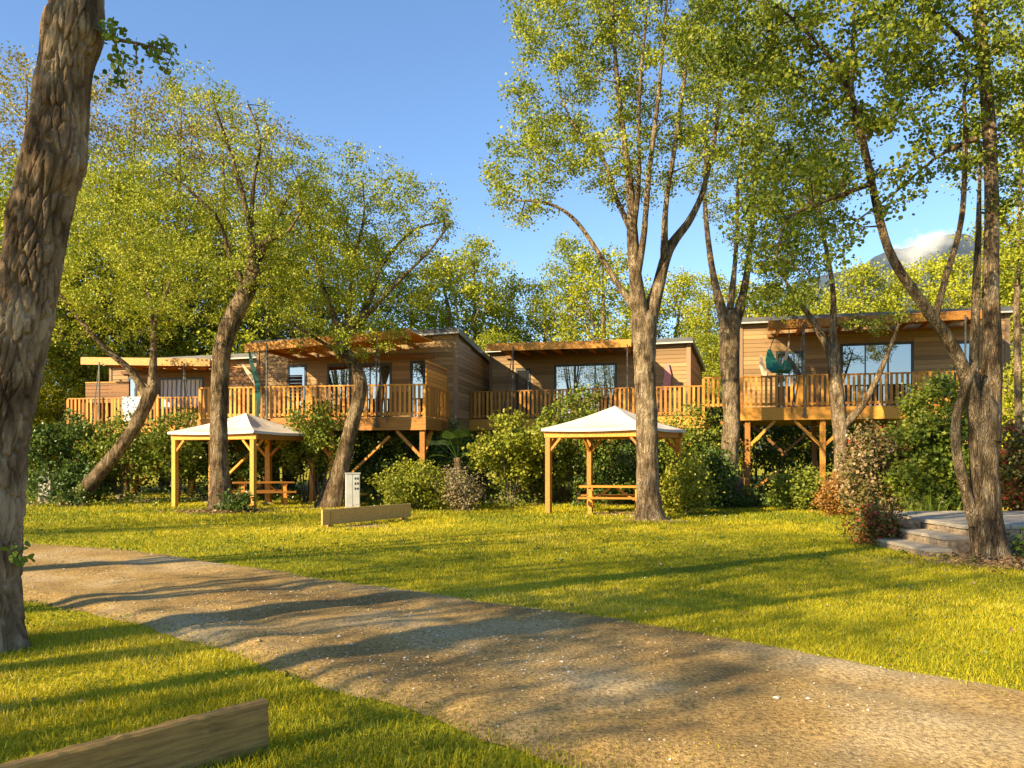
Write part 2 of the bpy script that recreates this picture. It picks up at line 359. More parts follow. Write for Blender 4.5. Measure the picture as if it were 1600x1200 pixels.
# bare trampled soil round the trunks
BARE = [(7.05,11.6,.95),(-8.05,22.1,1.1),(3.3,19.2,.8),(-5.5,24.0,.8),(7.0,24.3,.8),(-3.2,17.6,.5),(3.0,21.6,1.1)]
for bx,by,br_ in BARE:
    th = np.linspace(0,2*np.pi,48,endpoint=False); q = np.c_[np.cos(th)*1.5+bx,np.sin(th)*1.5+by,np.zeros(48)]
    rr_ = br_*(.55+.95*fbm(q*1.3,3)); V = np.concatenate([[(bx,by,.012)],np.c_[bx+np.cos(th)*rr_,by+np.sin(th)*rr_*.8,np.full(48,.004)]])
    i = np.arange(48); mesh_np('bare_soil',V,np.stack([np.zeros(48,int),i+1,(i+1)%48+1],-1),M['soil'])['kind'] = 'structure'
def path_gap(x, y):
    """signed distance-ish in y: >0 outside the path"""
    u = np.interp(x, UP[:,0], UP[:,1]); l = np.interp(x, LO[:,0], LO[:,1])
    return np.maximum(y-u, l-y)

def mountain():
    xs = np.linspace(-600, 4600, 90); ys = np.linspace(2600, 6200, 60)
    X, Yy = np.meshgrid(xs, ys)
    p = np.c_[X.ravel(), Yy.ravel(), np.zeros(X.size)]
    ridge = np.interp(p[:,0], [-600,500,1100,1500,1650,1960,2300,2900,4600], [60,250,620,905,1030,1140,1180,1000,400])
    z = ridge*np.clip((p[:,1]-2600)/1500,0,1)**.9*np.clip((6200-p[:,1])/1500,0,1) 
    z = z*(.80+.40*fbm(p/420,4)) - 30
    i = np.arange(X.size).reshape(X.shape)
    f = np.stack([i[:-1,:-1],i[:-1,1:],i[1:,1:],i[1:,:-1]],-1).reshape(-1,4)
    o = mesh_np('mountain', np.c_[p[:,:2], z], f, M['rock_haze'], smooth=True); o['kind'] = 'structure'
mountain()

def ico(sub=3):
    bm = bmesh.new(); bmesh.ops.create_icosphere(bm, subdivisions=sub, radius=1)
    v = np.array([x.co[:] for x in bm.verts]); f = np.array([[q.index for q in x.verts] for x in bm.faces]); bm.free(); return v, f
def cloud():
    v, f = ico(3); rng = np.random.default_rng(3)
    c = P(1445, 385, 2450)
    d = v*np.array((150, 130, 105))
    k = np.ones(len(v))
    o = mesh_np('cloud', d*k[:,None], f, M['cloud'], smooth=True, loc=tuple(c))
    tag(o, 'small white cloud drifting beside the blue mountain', 'cloud')
cloud()

# ------------------------------------------------------------------ plant growth
def tube(paths, sides, lump=0.0, lump_scale=3.0):
    """paths: list of (pts, radii) -> verts, quads"""
    V = []; Q = []; n0 = 0
    for pts, rad in paths:
        pts = np.asarray(pts, float); rad = np.asarray(rad, float); n = len(pts)
        t = np.gradient(pts, axis=0); t /= np.linalg.norm(t, axis=1)[:,None]+1e-9
        ref = np.array((1.0,.03,.02)) if abs(t[:,2]).mean() > .5 else np.array((.02,.03,1.0))
        a = np.cross(t, ref); a /= np.linalg.norm(a, axis=1)[:,None]+1e-9; b3 = np.cross(t, a)
        th = np.linspace(0, 2*np.pi, sides, endpoint=False)
        ring = a[:,None,:]*np.cos(th)[None,:,None] + b3[:,None,:]*np.sin(th)[None,:,None]
        r = np.repeat(rad[:,None], sides, 1)
        if lump:
            q = (pts[:,None,:]+ring*rad[:,None,None]).reshape(-1,3)
            r = r*(1+lump*((fbm(q*lump_scale,3)-.44)*2).reshape(n,sides))
        v = pts[:,None,:] + ring*r[:,:,None]
        V.append(v.reshape(-1,3))
        i = np.arange(n*sides).reshape(n,sides)+n0; j = np.roll(i,-1,1)
        Q.append(np.stack([i[:-1],j[:-1],j[1:],i[1:]],-1).reshape(-1,4)); n0 += n*sides
    return np.concatenate(V), np.concatenate(Q)

def smooth_path(ctrl, step):
    """Catmull-Rom through (x,y,z,r) control points"""
    c = np.asarray(ctrl, float); c = np.concatenate([[2*c[0]-c[1]], c, [2*c[-1]-c[-2]]]); out = []
    for k in range(1, len(c)-2):
        p0,p1,p2,p3 = c[k-1:k+3]; n = max(2, int(np.linalg.norm(p2[:3]-p1[:3])/step))
        t = np.linspace(0,1,n,endpoint=False)[:,None]
        out.append(.5*((2*p1)+(-p0+p2)*t+(2*p0-5*p1+4*p2-p3)*t**2+(-p0+3*p1-3*p2+p3)*t**3))
    out.append(c[-2:-1]); out = np.concatenate(out); out[:,3] = np.maximum(out[:,3], .004)
    return out[:,:3], out[:,3]

def leaves(centres, size, rng, tint, hexa=False, flat=.15, droop=0.0):
    n = len(centres)
    nm = rng.normal(size=(n,3)); nm[:,2] += flat*2; nm /= np.linalg.norm(nm,axis=1)[:,None]
    a = np.cross(nm, rng.normal(size=(n,3))); a /= np.linalg.norm(a,axis=1)[:,None]+1e-9
    b3 = np.cross(nm, a); s = size*rng.uniform(.65,1.3,n)[:,None]
    A = a*s*.5; B = b3*s*.42; Nn = nm*s*.13
    if hexa:
        v = np.stack([centres-A, centres-A*.35+B+Nn, centres+A*.5+B*.8+Nn, centres+A, centres+A*.5-B*.8+Nn, centres-A*.35-B+Nn],1).reshape(-1,3)
        i = np.arange(n)[:,None]*6
        f = np.concatenate([i+np.array([[0,1,2,3]]), i+np.array([[0,3,4,5]])],1).reshape(-1,4)
        return v, f, np.repeat(tint,2)
    v = np.stack([centres-A, centres+B+Nn, centres+A, centres-B+Nn],1).reshape(-1,3)
    f = np.arange(n*4).reshape(n,4)
    return v, f, tint

def grow(limbs, targets, rng, upbias=.15, step=.35):
    """join every target point to the nearest limb node by a bent branch"""
    P0 = np.concatenate([l[0] for l in limbs]); R0 = np.concatenate([l[1] for l in limbs])
    cap = len(P0)+len(targets)*40+10
    pos = np.empty((cap,3)); rad = np.empty(cap); n = len(P0); pos[:n] = P0; rad[:n] = R0
    d0 = np.array([np.min(np.linalg.norm(P0-t,axis=1)) for t in targets]); out = []
    for k in np.argsort(d0):
        t = targets[k]; d = np.linalg.norm(pos[:n]-t,axis=1) + .7*np.maximum(0,pos[:n,2]-t[2]) + np.maximum(0,.02-rad[:n])*12
        j = int(np.argmin(d)); s = pos[j]; ln = np.linalg.norm(t-s)
        m_ = int(np.clip(ln/step, 3, 38)); tt = np.linspace(0,1,m_+1)[:,None]
        c = s+(t-s)*.5+np.array((0,0,upbias*ln))+rng.normal(size=3)*.10*ln
        p = (1-tt)**2*s+2*tt*(1-tt)*c+tt**2*t
        p[1:-1] += rng.normal(size=(m_-1,3))*.025*min(ln,2)
        rb = min(rad[j]*.75, .010+.011*ln); r = rb+(.004-rb)*tt[:,0]
        pos[n:n+m_] = p[1:]; rad[n:n+m_] = r[1:]; n += m_
        out.append((p, r))
    return out

def targets_from(ell, n, Y, depth, rng, yoff=0):
    w = np.array([e[2]*e[3]*(e[4] if len(e) > 4 else 1) for e in ell], float); w /= w.sum()
    out = []
    for k in rng.choice(len(ell), n, p=w):
        e = ell[k]; th = rng.uniform(0, 2*np.pi); r = math.sqrt(rng.uniform(0,1))
        dy = rng.uniform(-1,1)*depth*math.sqrt(max(.05,1-r*r))
        y = Y+yoff+dy
        q = P(e[0]+e[2]*r*math.cos(th), e[1]+e[3]*r*math.sin(th), Y); q[1] = y
        out.append(q)
    return np.array(out)

def foliage(branches, nleaf, sigma, rng, t0=.3):
    n = len(branches); wl_ = np.array([.5+min(3,np.linalg.norm(b[0][-1]-b[0][0])) for b in branches]); wl_ *= rng.uniform(.4,1.6,n); wl_ /= wl_.sum()
    cen = []; tint = []
    for (p, r), w_ in zip(branches, wl_):
        k = int(nleaf*w_)+1; t = t0+(1.04-t0)*rng.uniform(0,1,k)**.75
        x = np.clip(t,0,1)*(len(p)-1); i = np.minimum(x.astype(int), len(p)-2); f = (x-i)[:,None]
        c = p[i]*(1-f)+p[i+1]*f + rng.normal(size=(k,3))*sigma*np.array((1,1,.75))
        cen.append(c); tint.append(np.clip(rng.normal(rng.normal(.5,.13), .15, k),0,1))
    return np.concatenate(cen), np.concatenate(tint)

def tree(name, label, Y, trunk, limbs, crown, nt_, nleaf, leaf, lmat, seed, bark='bark', thick=1.0, depth=3.0, sigma=.13, group=None,
         hexa=False, limb_depth=None, sides=20, extra_targets=None, flat=.15, lump=.13):
    rng = np.random.default_rng(seed)
    tr = [(*P(px, py, Y), r*.78*thick/F*Y) for px, py, r in trunk]
    base = np.array((tr[0][0], tr[0][1], 0.0)); tr[0] = (tr[0][0], tr[0][1], -.05, tr[0][3])
    e = empty(name, tuple(base)); tag(e, label, 'tree', group)
    d_ = np.array(tr[-1][:3])-np.array(tr[-2][:3]); d_ /= np.linalg.norm(d_); r_ = tr[-1][3]
    for f_, k_ in ((.5,.9),(1.0,.66),(1.35,.2)): tr.append((*(np.array(tr[-1][:3])+d_*r_*(f_ if f_ < 1 else .5)), r_*k_))   # rounded shoulder
    tp = smooth_path(tr, .06)
    v, q = tube([tp], sides+8, lump, 4.5)
    mesh_np('trunk', v-base, q, M[bark], e, smooth=True)
    gl_ = [tp]
    for k, lb in enumerate(limbs):
        dd = (limb_depth[k] if limb_depth else rng.uniform(-1,1)*depth*.6)
        c = []; nd = np.concatenate([g_[0] for g_ in gl_]); s0 = P(lb[0][0], lb[0][1], Y)
        y0 = nd[np.argmin(np.hypot(nd[:,0]-s0[0], nd[:,2]-s0[2])), 1]-Y      # start at the depth of the stem it leaves
        for i, (px, py, r) in enumerate(lb):
            q3 = P(px, py, Y); q3[1] += y0+(dd-y0*.3)*(i/(len(lb)-1))**1.2; c.append((*q3, r*thick/F*Y*(.8 if i == 0 else .68)))
        lp = smooth_path(c, .15); gl_.append(lp)
        v, q = tube([lp], max(8,sides//2), lump*.8, 3.2); mesh_np('limb', v-base, q, M[bark], e, smooth=True)
    nt_ = int(nt_*1.6); nleaf = int(nleaf*2.0); leaf *= .78
    tg = targets_from(crown, nt_, Y, depth, rng)
    if extra_targets is not None: tg = np.concatenate([tg, extra_targets])
    br = grow(gl_[1:] if len(gl_) > 1 else gl_, tg, rng)
    v, q = tube(br, 5); mesh_np('branches', v-base, q, M[bark], e, smooth=True)['kind'] = 'stuff'
    cen, tint = foliage(br, nleaf, sigma, rng)
    v, f, t = leaves(cen, leaf, rng, tint, hexa, flat)
    mesh_np('crown', v-base, f, M[lmat], e, tint=t)['kind'] = 'stuff'
    return e

def copy_tree(o, loc, rz, s, label, group):
    c = o.copy(); link(c); c.location = loc; c.rotation_euler = (0,0,rz); c.scale = s
    c['label'] = label; c['group'] = group
    for ch in o.children:
        k = ch.copy(); link(k, c)
    return c

# ------------------------------------------------------------------ the trees
def big_tree():
    """the rugged trunk beside the camera: bark plates as real relief"""
    Y = 6.3; rng = np.random.default_rng(5)
    ctr = [(-42,1045,96),(-37,1010,76),(-30,960,64),(-28,900,59),(-20,800,56),(-9,700,53),(10,600,52),(33,500,50),(52,400,48),(72,300,47),(86,250,51),(92,200,48),(103,100,43),(114,45,48),(119,0,42),(126,-80,40),(130,-200,38)]
    c = [(*P(px,py,Y), r/F*Y) for px,py,r in ctr]
    base = np.array((c[0][0], Y, 0.)); c[0] = (c[0][0], Y, -.06, c[0][3])
    e = empty('rugged_tree', tuple(base)); tag(e, 'thick leaning tree with deeply furrowed bark beside the gravel path', 'tree')
    pts, rad = smooth_path(c, .0125); ns = 190; n = len(pts)
    th = np.linspace(0, 2*np.pi, ns, endpoint=False)
    ln = np.concatenate(([0], np.cumsum(np.linalg.norm(np.diff(pts,axis=0),axis=1))))
    A, Z = np.meshgrid(th, ln)
    wp = np.c_[np.cos(A).ravel()*2.0, np.sin(A).ravel()*2.0, Z.ravel()*1.6]
    def cracks(nc, ch, warp, tw, width, off):
        u = (A/(2*np.pi)*nc + Z*tw).ravel() + (fbm(wp*1.5+off,3)-.45)*warp; w_ = (Z/ch).ravel() + (fbm(wp*1.7+40+off,3)-.45)*warp
        iu = np.floor(u).astype(int); iw = np.floor(w_).astype(int)
        f1 = np.full(u.size, 9.); f2 = np.full(u.size, 9.); cid = np.zeros(u.size)
        for du in (-1,0,1):
            for dw in (-1,0,1):
                a_ = iu+du; b_ = iw+dw; am = np.mod(a_, nc); z0 = np.zeros_like(a_)+int(off)
                d = np.hypot(u-(a_+_h(am,b_,z0)), w_-(b_+_h(am,b_,z0+5))); new = d < f1
                f2 = np.where(new, f1, np.minimum(f2, d)); cid = np.where(new, _h(am,b_,z0+9), cid); f1 = np.where(new, d, f1)
        return np.clip((f2-f1)/width,0,1)**.7, cid
    c1, id1 = cracks(23, .23, 2.2, 1.6, 1.0, 0); c1 = np.clip((c1-.10)/.28,0,1); c1 = c1*c1*(3-2*c1); c2, id2 = cracks(66, .14, 3.0, -1.5, .20, 31)
    u = A.ravel()
    disp = c1*(.022+.016*id1) + c2*(.004+.007*id2) + (fbm(wp*np.array((22,22,9)),2)-.45)*.010 + (fbm(wp*.8,2)-.4)*.05
    knot = np.zeros(u.size)
    for (ka, kz, kr, kh) in ((-.5, 4.55, .22, .06), (2.6, 3.9, .2, .05), (.6, 3.5, .18, .03), (-.2, 5.55, .14, .07)):
        da = (A.ravel()-ka+np.pi)%(2*np.pi)-np.pi; knot += kh*np.exp(-((da*.27)**2+(Z.ravel()-kz)**2)/(2*(kr*.6)**2))
    disp = disp+knot
    t = np.gradient(pts,axis=0); t /= np.linalg.norm(t,axis=1)[:,None]
    a = np.cross(t,(0,1,0)); a /= np.linalg.norm(a,axis=1)[:,None]; b3 = np.cross(t,a)
    ring = a[:,None,:]*np.cos(th)[None,:,None]+b3[:,None,:]*np.sin(th)[None,:,None]
    rr = rad[:,None]*.96-.050+disp.reshape(n,ns)
    foot = np.clip(1-ln/.35,0,1)[:,None]; rr = rr*(1+.28*foot*np.maximum(0,np.sin(A*4+1)))
    v = (pts[:,None,:]+ring*rr[:,:,None]).reshape(-1,3)
    i = np.arange(n*ns).reshape(n,ns); j = np.roll(i,-1,1)
    q = np.stack([i[:-1],j[:-1],j[1:],i[1:]],-1).reshape(-1,4)
    mesh_np('trunk', v-base, q, M['bark_big'], e, smooth=True)
    # crown: mostly above the frame; it throws the dapple on the lawn
    limbs = []
    for k, (dx, dy, dz, r) in enumerate(((1.5,1.0,4.5,.12),(-1.8,.6,4.2,.12),(.2,-1.6,4.6,.11),(.6,2.0,3.2,.09),(-1.0,-1.2,3.4,.09))):
        s0 = pts[-1]-np.array((0,0,.3)); c = [(*s0, r*1.2),(*(s0+np.array((dx*.35,dy*.35,dz*.45))), r*.8),(*(s0+np.array((dx,dy,dz))), r*.25)]
        lp = smooth_path(c,.15); limbs.append(lp); vv, qq = tube([lp],10,.15); mesh_np('limb', vv-base, qq, M['bark'], e, smooth=True)
    tw = [(*P(150,48,Y),.030),(*P(185,62,Y),.016),(*P(225,70,Y),.010),(*P(268,85,Y),.005)]
    lp = smooth_path(tw,.05); vv, qq = tube([lp],7); mesh_np('limb', vv-base, qq, M['bark'], e, smooth=True)
    tg = rng.normal(size=(120,3)); tg /= np.linalg.norm(tg,axis=1)[:,None]; tg *= rng.uniform(0.2,1,(120,1))**.5*np.array((3.0,3.0,2.3)); tg += pts[-1]+np.array((.1,.1,3.9))
    br = grow(limbs, tg, rng)
    t2 = np.array([P(x,y,Y)+np.array((0,rng.uniform(-.3,.3),0)) for x,y in ((270,75),(262,110),(240,95),(225,60),(215,105),(200,80),(190,110),(175,130),(250,60),(165,95),(182,45))])
    b2 = grow([lp], t2, rng, .05, .06)
    t3 = np.array([P(x,y,Y)+np.array((0,.3,0)) for x,y in ((72,12),(78,22))]); b3_ = grow([(np.array([P(95,30,Y),P(85,25,Y)]), np.array([.01,.006]))], t3, rng, .05, .05)
    t4 = np.array([P(x,y,Y)+np.array((0,-.2,0)) for x,y in ((60,850),(50,866))]); b4 = grow([(np.array([P(20,900,Y),P(30,880,Y)]), np.array([.01,.006]))], t4, rng, .05, .05)
    vv, qq = tube(br+b2+b3_+b4,5); mesh_np('branches', vv-base, qq, M['bark'], e, smooth=True)['kind'] = 'stuff'
    cen, tint = foliage(br, 7000, .28, rng); vv, f, t_ = leaves(cen,.08,rng,tint)
    c2, ti2 = foliage(b2+b3_+b4, 240, .045, rng, .2); v2, f2_, t2_ = leaves(c2,.052,rng,ti2*.6,True)
    mesh_np('crown', vv-base, f, M['leaf_green'], e, tint=t_)['kind'] = 'stuff'
    mesh_np('low_leaves', v2-base, f2_, M['leaf_green'], e, tint=t2_)['kind'] = 'stuff'
big_tree()

tree('alder_tree', 'tall forked alder with pale trunk standing beside the white canopy gazebo', 19.4,
     [(1016,812,36),(1014,790,26),(1012,740,22),(1010,650,21),(1007,560,22),(1006,505,26)],
     [[(1006,520,20),(993,450,16),(985,380,13),(978,300,8),(962,200,6),(950,100,4),(945,10,2.5)],
      [(1008,520,19),(1028,450,15),(1045,390,12),(1080,340,8),(1102,285,6),(1122,180,4),(1130,60,2.5)],
      [(1000,490,10),(972,455,7),(938,398,5.5),(900,342,4.5),(860,314,3.5),(800,305,2)],
      [(992,440,9),(1000,380,7),(1003,300,6),(1013,180,4),(1020,40,2.5)],
      [(1038,410,9),(1036,330,6),(1048,220,5),(1062,80,3)],
      [(986,375,7),(962,310,5),(945,240,4),(905,180,3),(880,110,2)],
      [(985,380,6),(990,300,5),(985,200,4),(990,80,2.5)]],
     [(960,140,150,180),(850,270,90,75),(870,120,85,100),(1020,40,140,120),(1060,200,90,130),(930,0,140,110),(810,280,50,60),(1000,-120,160,120)],
     430, 30000, .082, 'leaf_lime', 11, 'bark_pale', 1, 3.2, sides=26)

tree('alder_tree', 'crooked bare-stemmed tree standing in front of the left gazebo', 22.3,
     [(347,802,36),(345,785,25),(343,735,18.5),(342,650,17),(346,560,17),(360,505,18),(384,458,17),(396,432,15)],
     [[(392,445,13),(397,385,8),(391,330,6),(375,260,4),(358,200,2.5)],
      [(392,430,9),(408,380,6),(420,320,4),(440,250,2.5)],
      [(394,395,6),(430,381,5),(462,374,3),(490,350,2)],
      [(384,450,8),(366,405,6),(352,350,4),(300,300,2.5)],
      [(396,380,5),(402,300,4),(415,230,3),(400,180,2)]],
     [(330,250,130,110),(420,310,100,95),(250,330,120,100),(330,165,70,40),(190,400,90,90),(390,420,120,50),(300,440,110,60)],
     330, 12500, .085, 'leaf_lime', 12, 'bark', 1, 3.0, sides=26)

tree('alder_tree', 'dark leaning tree with a kinked trunk rising through the second cabin deck', 24.2,
     [(514,794,30),(520,770,22),(532,735,17),(548,670,14.5),(561,620,13.5),(562,590,13),(546,560,12),(534,535,12),(538,515,13)],
     [[(536,525,9),(515,482,6),(492,420,5),(470,330,3),(450,280,2)],
      [(540,515,9),(545,460,6),(548,400,5),(560,330,3),(556,270,2)],
      [(542,520,9),(575,470,6.5),(592,410,5),(640,350,3),(690,330,2)],
      [(545,525,6),(612,455,4),(672,400,3),(700,370,2)],
      [(540,560,5),(520,545,4),(480,520,3)]],
     [(560,320,110,75),(640,350,80,55),(480,400,90,110),(590,430,110,60),(520,270,70,35),(570,530,80,30),(480,520,60,25)],
     310, 14000, .085, 'leaf_lime', 13, 'bark', 1, 2.8, sides=24)

tree('alder_tree', 'slender forked tree leaning far over the bushes of the first cabin', 25.2,
     [(108,800,24),(118,782,17),(150,745,14.5),(195,690,12.5),(222,645,12.5),(236,612,13)],
     [[(236,620,10),(236,560,8),(230,500,6),(215,440,4),(190,380,3),(170,320,2)],
      [(230,620,9),(206,580,8),(168,545,6.5),(130,500,5),(85,440,3),(50,400,2)],
      [(232,510,5),(250,450,4),(262,380,3),(280,320,2)]],
     [(170,400,120,100),(120,480,80,70),(230,450,80,80),(60,420,60,110),(110,330,90,70)],
     260, 9500, .09, 'leaf_yellow', 14, 'bark', 1, 2.8, sides=22)

tree('alder_tree', 'ivy-footed alder splitting into upright stems beside the highest cabin', 24.6,
     [(1152,796,30),(1148,770,22),(1140,720,17),(1143,650,17),(1140,560,19),(1140,500,20)],
     [[(1136,515,13),(1120,450,9),(1110,380,6.5),(1105,300,5),(1110,200,4),(1110,100,2.5)],
      [(1146,515,13),(1165,450,9),(1177,380,6.5),(1186,300,5),(1195,180,3),(1200,80,2)],
      [(1140,490,8),(1148,400,5),(1150,300,4),(1155,200,3),(1160,90,2)]],
     [(1140,200,80,140),(1180,310,60,70),(1190,120,80,100),(1130,60,90,70)],
     220, 14500, .085, 'leaf_lime', 15, 'bark_pale', 1, 2.6, sides=24)

tree('alder_tree', 'thin pale tree with crossing limbs in front of the highest cabin porch', 23.0,
     [(1320,798,22),(1316,760,16),(1314,700,14),(1311,650,14),(1305,590,13),(1300,545,12)],
     [[(1301,555,9),(1272,503,7),(1250,470,5),(1225,430,3),(1200,400,2)],
      [(1301,555,9),(1301,460,6),(1291,400,5),(1276,320,3.5),(1270,220,2)],
      [(1314,670,9),(1344,632,7.5),(1364,580,6),(1384,512,3),(1390,480,1.5)]],
     [(1255,330,70,100),(1225,440,45,55),(1290,250,60,90),(1375,500,60,22,.6),(1215,400,50,60)],
     170, 10000, .085, 'leaf_right', 16, 'bark_pale', 1, 2.4, sides=20)

tree('alder_tree', 'large many-stemmed tree rising beside the stone steps of the terrace', 11.7,
     [(1548,876,56),(1546,858,40),(1540,800,33),(1538,740,30),(1536,680,31),(1538,640,30)],
     [[(1541,690,30),(1556,560,25),(1562,450,21),(1572,300,18),(1575,150,17),(1570,0,15),(1565,-150,10)],
      [(1536,690,24),(1512,610,19),(1482,545,16),(1432,482,14),(1372,395,11),(1335,260,9),(1312,185,7),(1270,120,5),(1200,60,4),(1130,20,3)],
      [(1450,500,8),(1470,440,8),(1502,340,7),(1515,200,6),(1522,125,4),(1560,70,3)],
      [(1524,820,15),(1508,770,13),(1492,710,13),(1488,650,11),(1502,600,9),(1512,570,7)],
      [(1546,665,16),(1530,590,13),(1538,480,11),(1550,360,8),(1560,280,5),(1572,200,2)],
      [(1333,255,8),(1320,160,6),(1330,60,5),(1345,-40,3)],
      [(1562,190,8),(1500,220,4),(1430,280,3),(1360,330,2)],
      [(1570,60,8),(1490,20,5),(1400,-10,3)],
      [(1345,300,6),(1270,330,4),(1210,360,3),(1190,420,2)]],
     [(1290,70,170,90),(1420,90,110,100),(1170,50,110,70),(1250,190,120,80),(1210,320,60,90),(1350,270,80,90),(1560,180,90,150),(1490,30,110,70),(1240,410,40,60,.7),(1330,-80,260,90),(1620,60,70,160)],
     430, 17500, .075, 'leaf_right', 17, 'bark', .86, 2.2, sigma=.10, hexa=True, limb_depth=[.8,-.8,.5,-.2,.6,.4,.4,-.6,-.4], sides=36)

tree('alder_tree', 'thin straight tree behind the right hand terrace shrubs', 19.0,
     [(1592,815,20),(1592,700,13),(1590,560,11),(1588,480,10)],
     [[(1588,490,10),(1590,350,8),(1592,200,6),(1600,50,4)],[(1588,400,6),(1570,320,4),(1540,240,3)],[(1590,330,5),(1620,260,4),(1650,200,2)]],
     [(1600,250,80,150),(1620,120,90,130),(1560,380,50,60)], 150, 9000, .085, 'leaf_lime', 18, 'bark_pale', .6, 2.0, sides=18)

# trees behind the camera on the left: they cast the long shadows on the path and show in the windows
def shade_tree(label, x, y, h, r0, cr, nleaf, seed, lean=(0,0)):
    rng = np.random.default_rng(seed); base = np.array((x,y,0.))
    e = empty('shade_tree', (x,y,0)); tag(e, label, 'tree', 'trees behind the viewpoint that shade the path')
    hb = h*.34
    top = base+np.array((lean[0],lean[1],hb))
    tp = smooth_path([(x,y,-.05,r0*1.5),(x+lean[0]*.1,y+lean[1]*.1,.5,r0*1.1),(x+lean[0]*.5+.1,y+lean[1]*.5,hb*.5,r0),(*top,r0*.8)],.12)
    v,q = tube([tp],20,.2); mesh_np('trunk', v-base,q,M['bark'],e,smooth=True)
    limbs = []
    for k in range(8):
        a = k*.8+rng.uniform(0,.5); d = np.array((math.cos(a),math.sin(a),0))*cr*.55
        lp = smooth_path([(*(top-np.array((0,0,.2))),r0*.55),(*(top+d*.4+np.array((0,0,h*.18))),r0*.36),(*(top+d+np.array((0,0,h*rng.uniform(.36,.6)))),r0*.12)],.2)
        limbs.append(lp); v,q = tube([lp],10,.15); mesh_np('limb',v-base,q,M['bark'],e,smooth=True)
    t = rng.normal(size=(170,3)); t /= np.linalg.norm(t,axis=1)[:,None]; t = t*rng.uniform(.1,1,(170,1))**.45*np.array((cr,cr,h*.30))+top+np.array((0,0,h*.36))
    br = grow(limbs,t,rng); v,q = tube(br,4); mesh_np('branches',v-base,q,M['bark'],e)['kind']='stuff'
    c,ti = foliage(br,nleaf,.3,rng); v,f,tt = leaves(c,.10,rng,ti); mesh_np('crown',v-base,f,M['leaf_lime'],e,tint=tt)['kind']='stuff'
    return e
shade_tree('leafy tree behind the viewpoint shading the gravel path', -8.6, .6, 12, .15, 2.2, 5000, 31, (.3,.2))
shade_tree('leafy tree behind the viewpoint shading the gravel path', -13.5, 4.4, 13, .16, 2.4, 3000, 32, (-.4,.3))
shade_tree('leafy tree behind the viewpoint shading the gravel path', -11.0, -2.6, 9, .13, 2.0, 2800, 33, (.1,-.1))
shade_tree('leafy tree behind the viewpoint shading the gravel path', -12.5, -.6, 12, .13, 2.5, 4200, 35, (.2,.1))
shade_tree('leafy tree behind the viewpoint shading the gravel path', -11.0, 2.9, 11, .12, 2.4, 3600, 36, (-.2,.2))
shade_tree('leafy tree behind the viewpoint shading the gravel path', -19.0, 9.5, 12, .18, 2.6, 5000, 34, (.4,0))

# background woodland: a few kinds, every tree its own object
def bg_proto(label, loc, h, cr, lmat, leaf, nleaf, seed, crown0=.28, group='trees behind the cabins', conic=0.0):
    rng = np.random.default_rng(seed); base = np.zeros(3)
    e = empty('woodland_tree', loc); tag(e, label, 'tree', group)
    tp = smooth_path([(0,0,-.1,.26),(rng.normal()*.1,0,h*.25,.19),(rng.normal()*.3,rng.normal()*.2,h*.55,.13),(rng.normal()*.3,0,h*.93,.03)],.3)
    v,q = tube([tp],12,.15); mesh_np('trunk',v,q,M['bark_pale'],e,smooth=True)
    limbs = [(tp[0][len(tp[0])//4:],tp[1][len(tp[1])//4:]*.8)]
    for k in range(6):
        a = rng.uniform(0,6.28); i = int(len(tp[0])*rng.uniform(.25,.6)); s = tp[0][i]; d = np.array((math.cos(a),math.sin(a),0))*cr*.6
        limbs.append(smooth_path([(*s,.07),(*(s+d*.5+np.array((0,0,h*.10))),.05),(*(s+d+np.array((0,0,h*.25))),.015)],.3))
    v,q = tube(limbs[1:],6); mesh_np('branches',v,q,M['bark_pale'],e)['kind']='stuff'
    nt_ = 240; zz = crown0+(1-crown0)*rng.uniform(0,1,nt_); a = rng.uniform(0,6.28,nt_)
    prof = np.sin(np.clip((zz-crown0)/(1-crown0),0,1)**.75*np.pi*.96+.04)**.6
    rr = cr*prof*np.sqrt(rng.uniform(.05,1,nt_))*rng.uniform(.75,1.15,nt_)
    t = np.c_[rr*np.cos(a),rr*np.sin(a),zz*h]
    br = grow(limbs,t,rng,.1,.6); v,q = tube(br,3); mesh_np('branches',v,q,M['bark_pale'],e)['kind']='stuff'
    c,ti = foliage(br,nleaf,.26,rng,.15); v,f,tt = leaves(c,leaf,rng,ti); mesh_np('crown',v,f,M[lmat],e,tint=tt)['kind']='stuff'
    e['h'] = h
    return e
KINDS = {
 'lime': ('dense lime green tree behind the cabins', bg_proto, 13, 3.0, 'leaf_lime_far', .125, 15000, 41, .12),
 'yellow': ('bright yellow green tree behind the cabins', bg_proto, 11, 3.0, 'leaf_yellow', .125, 15000, 42, .10),
 'green': ('mid green bushy tree behind the cabins', bg_proto, 11, 3.0, 'leaf_green', .125, 15000, 43, .12),
 'bud': ('tall sparse tree just coming into bud behind the cabins', bg_proto, 18, 3.6, 'leaf_bud', .11, 13000, 44, .25)}
PROTO = {}
where = lambda px: 'the first low cabin' if px < 340 else 'the brown boarded cabin' if px < 740 else 'the cabin with the sliding door' if px < 1130 else 'the highest cabin'
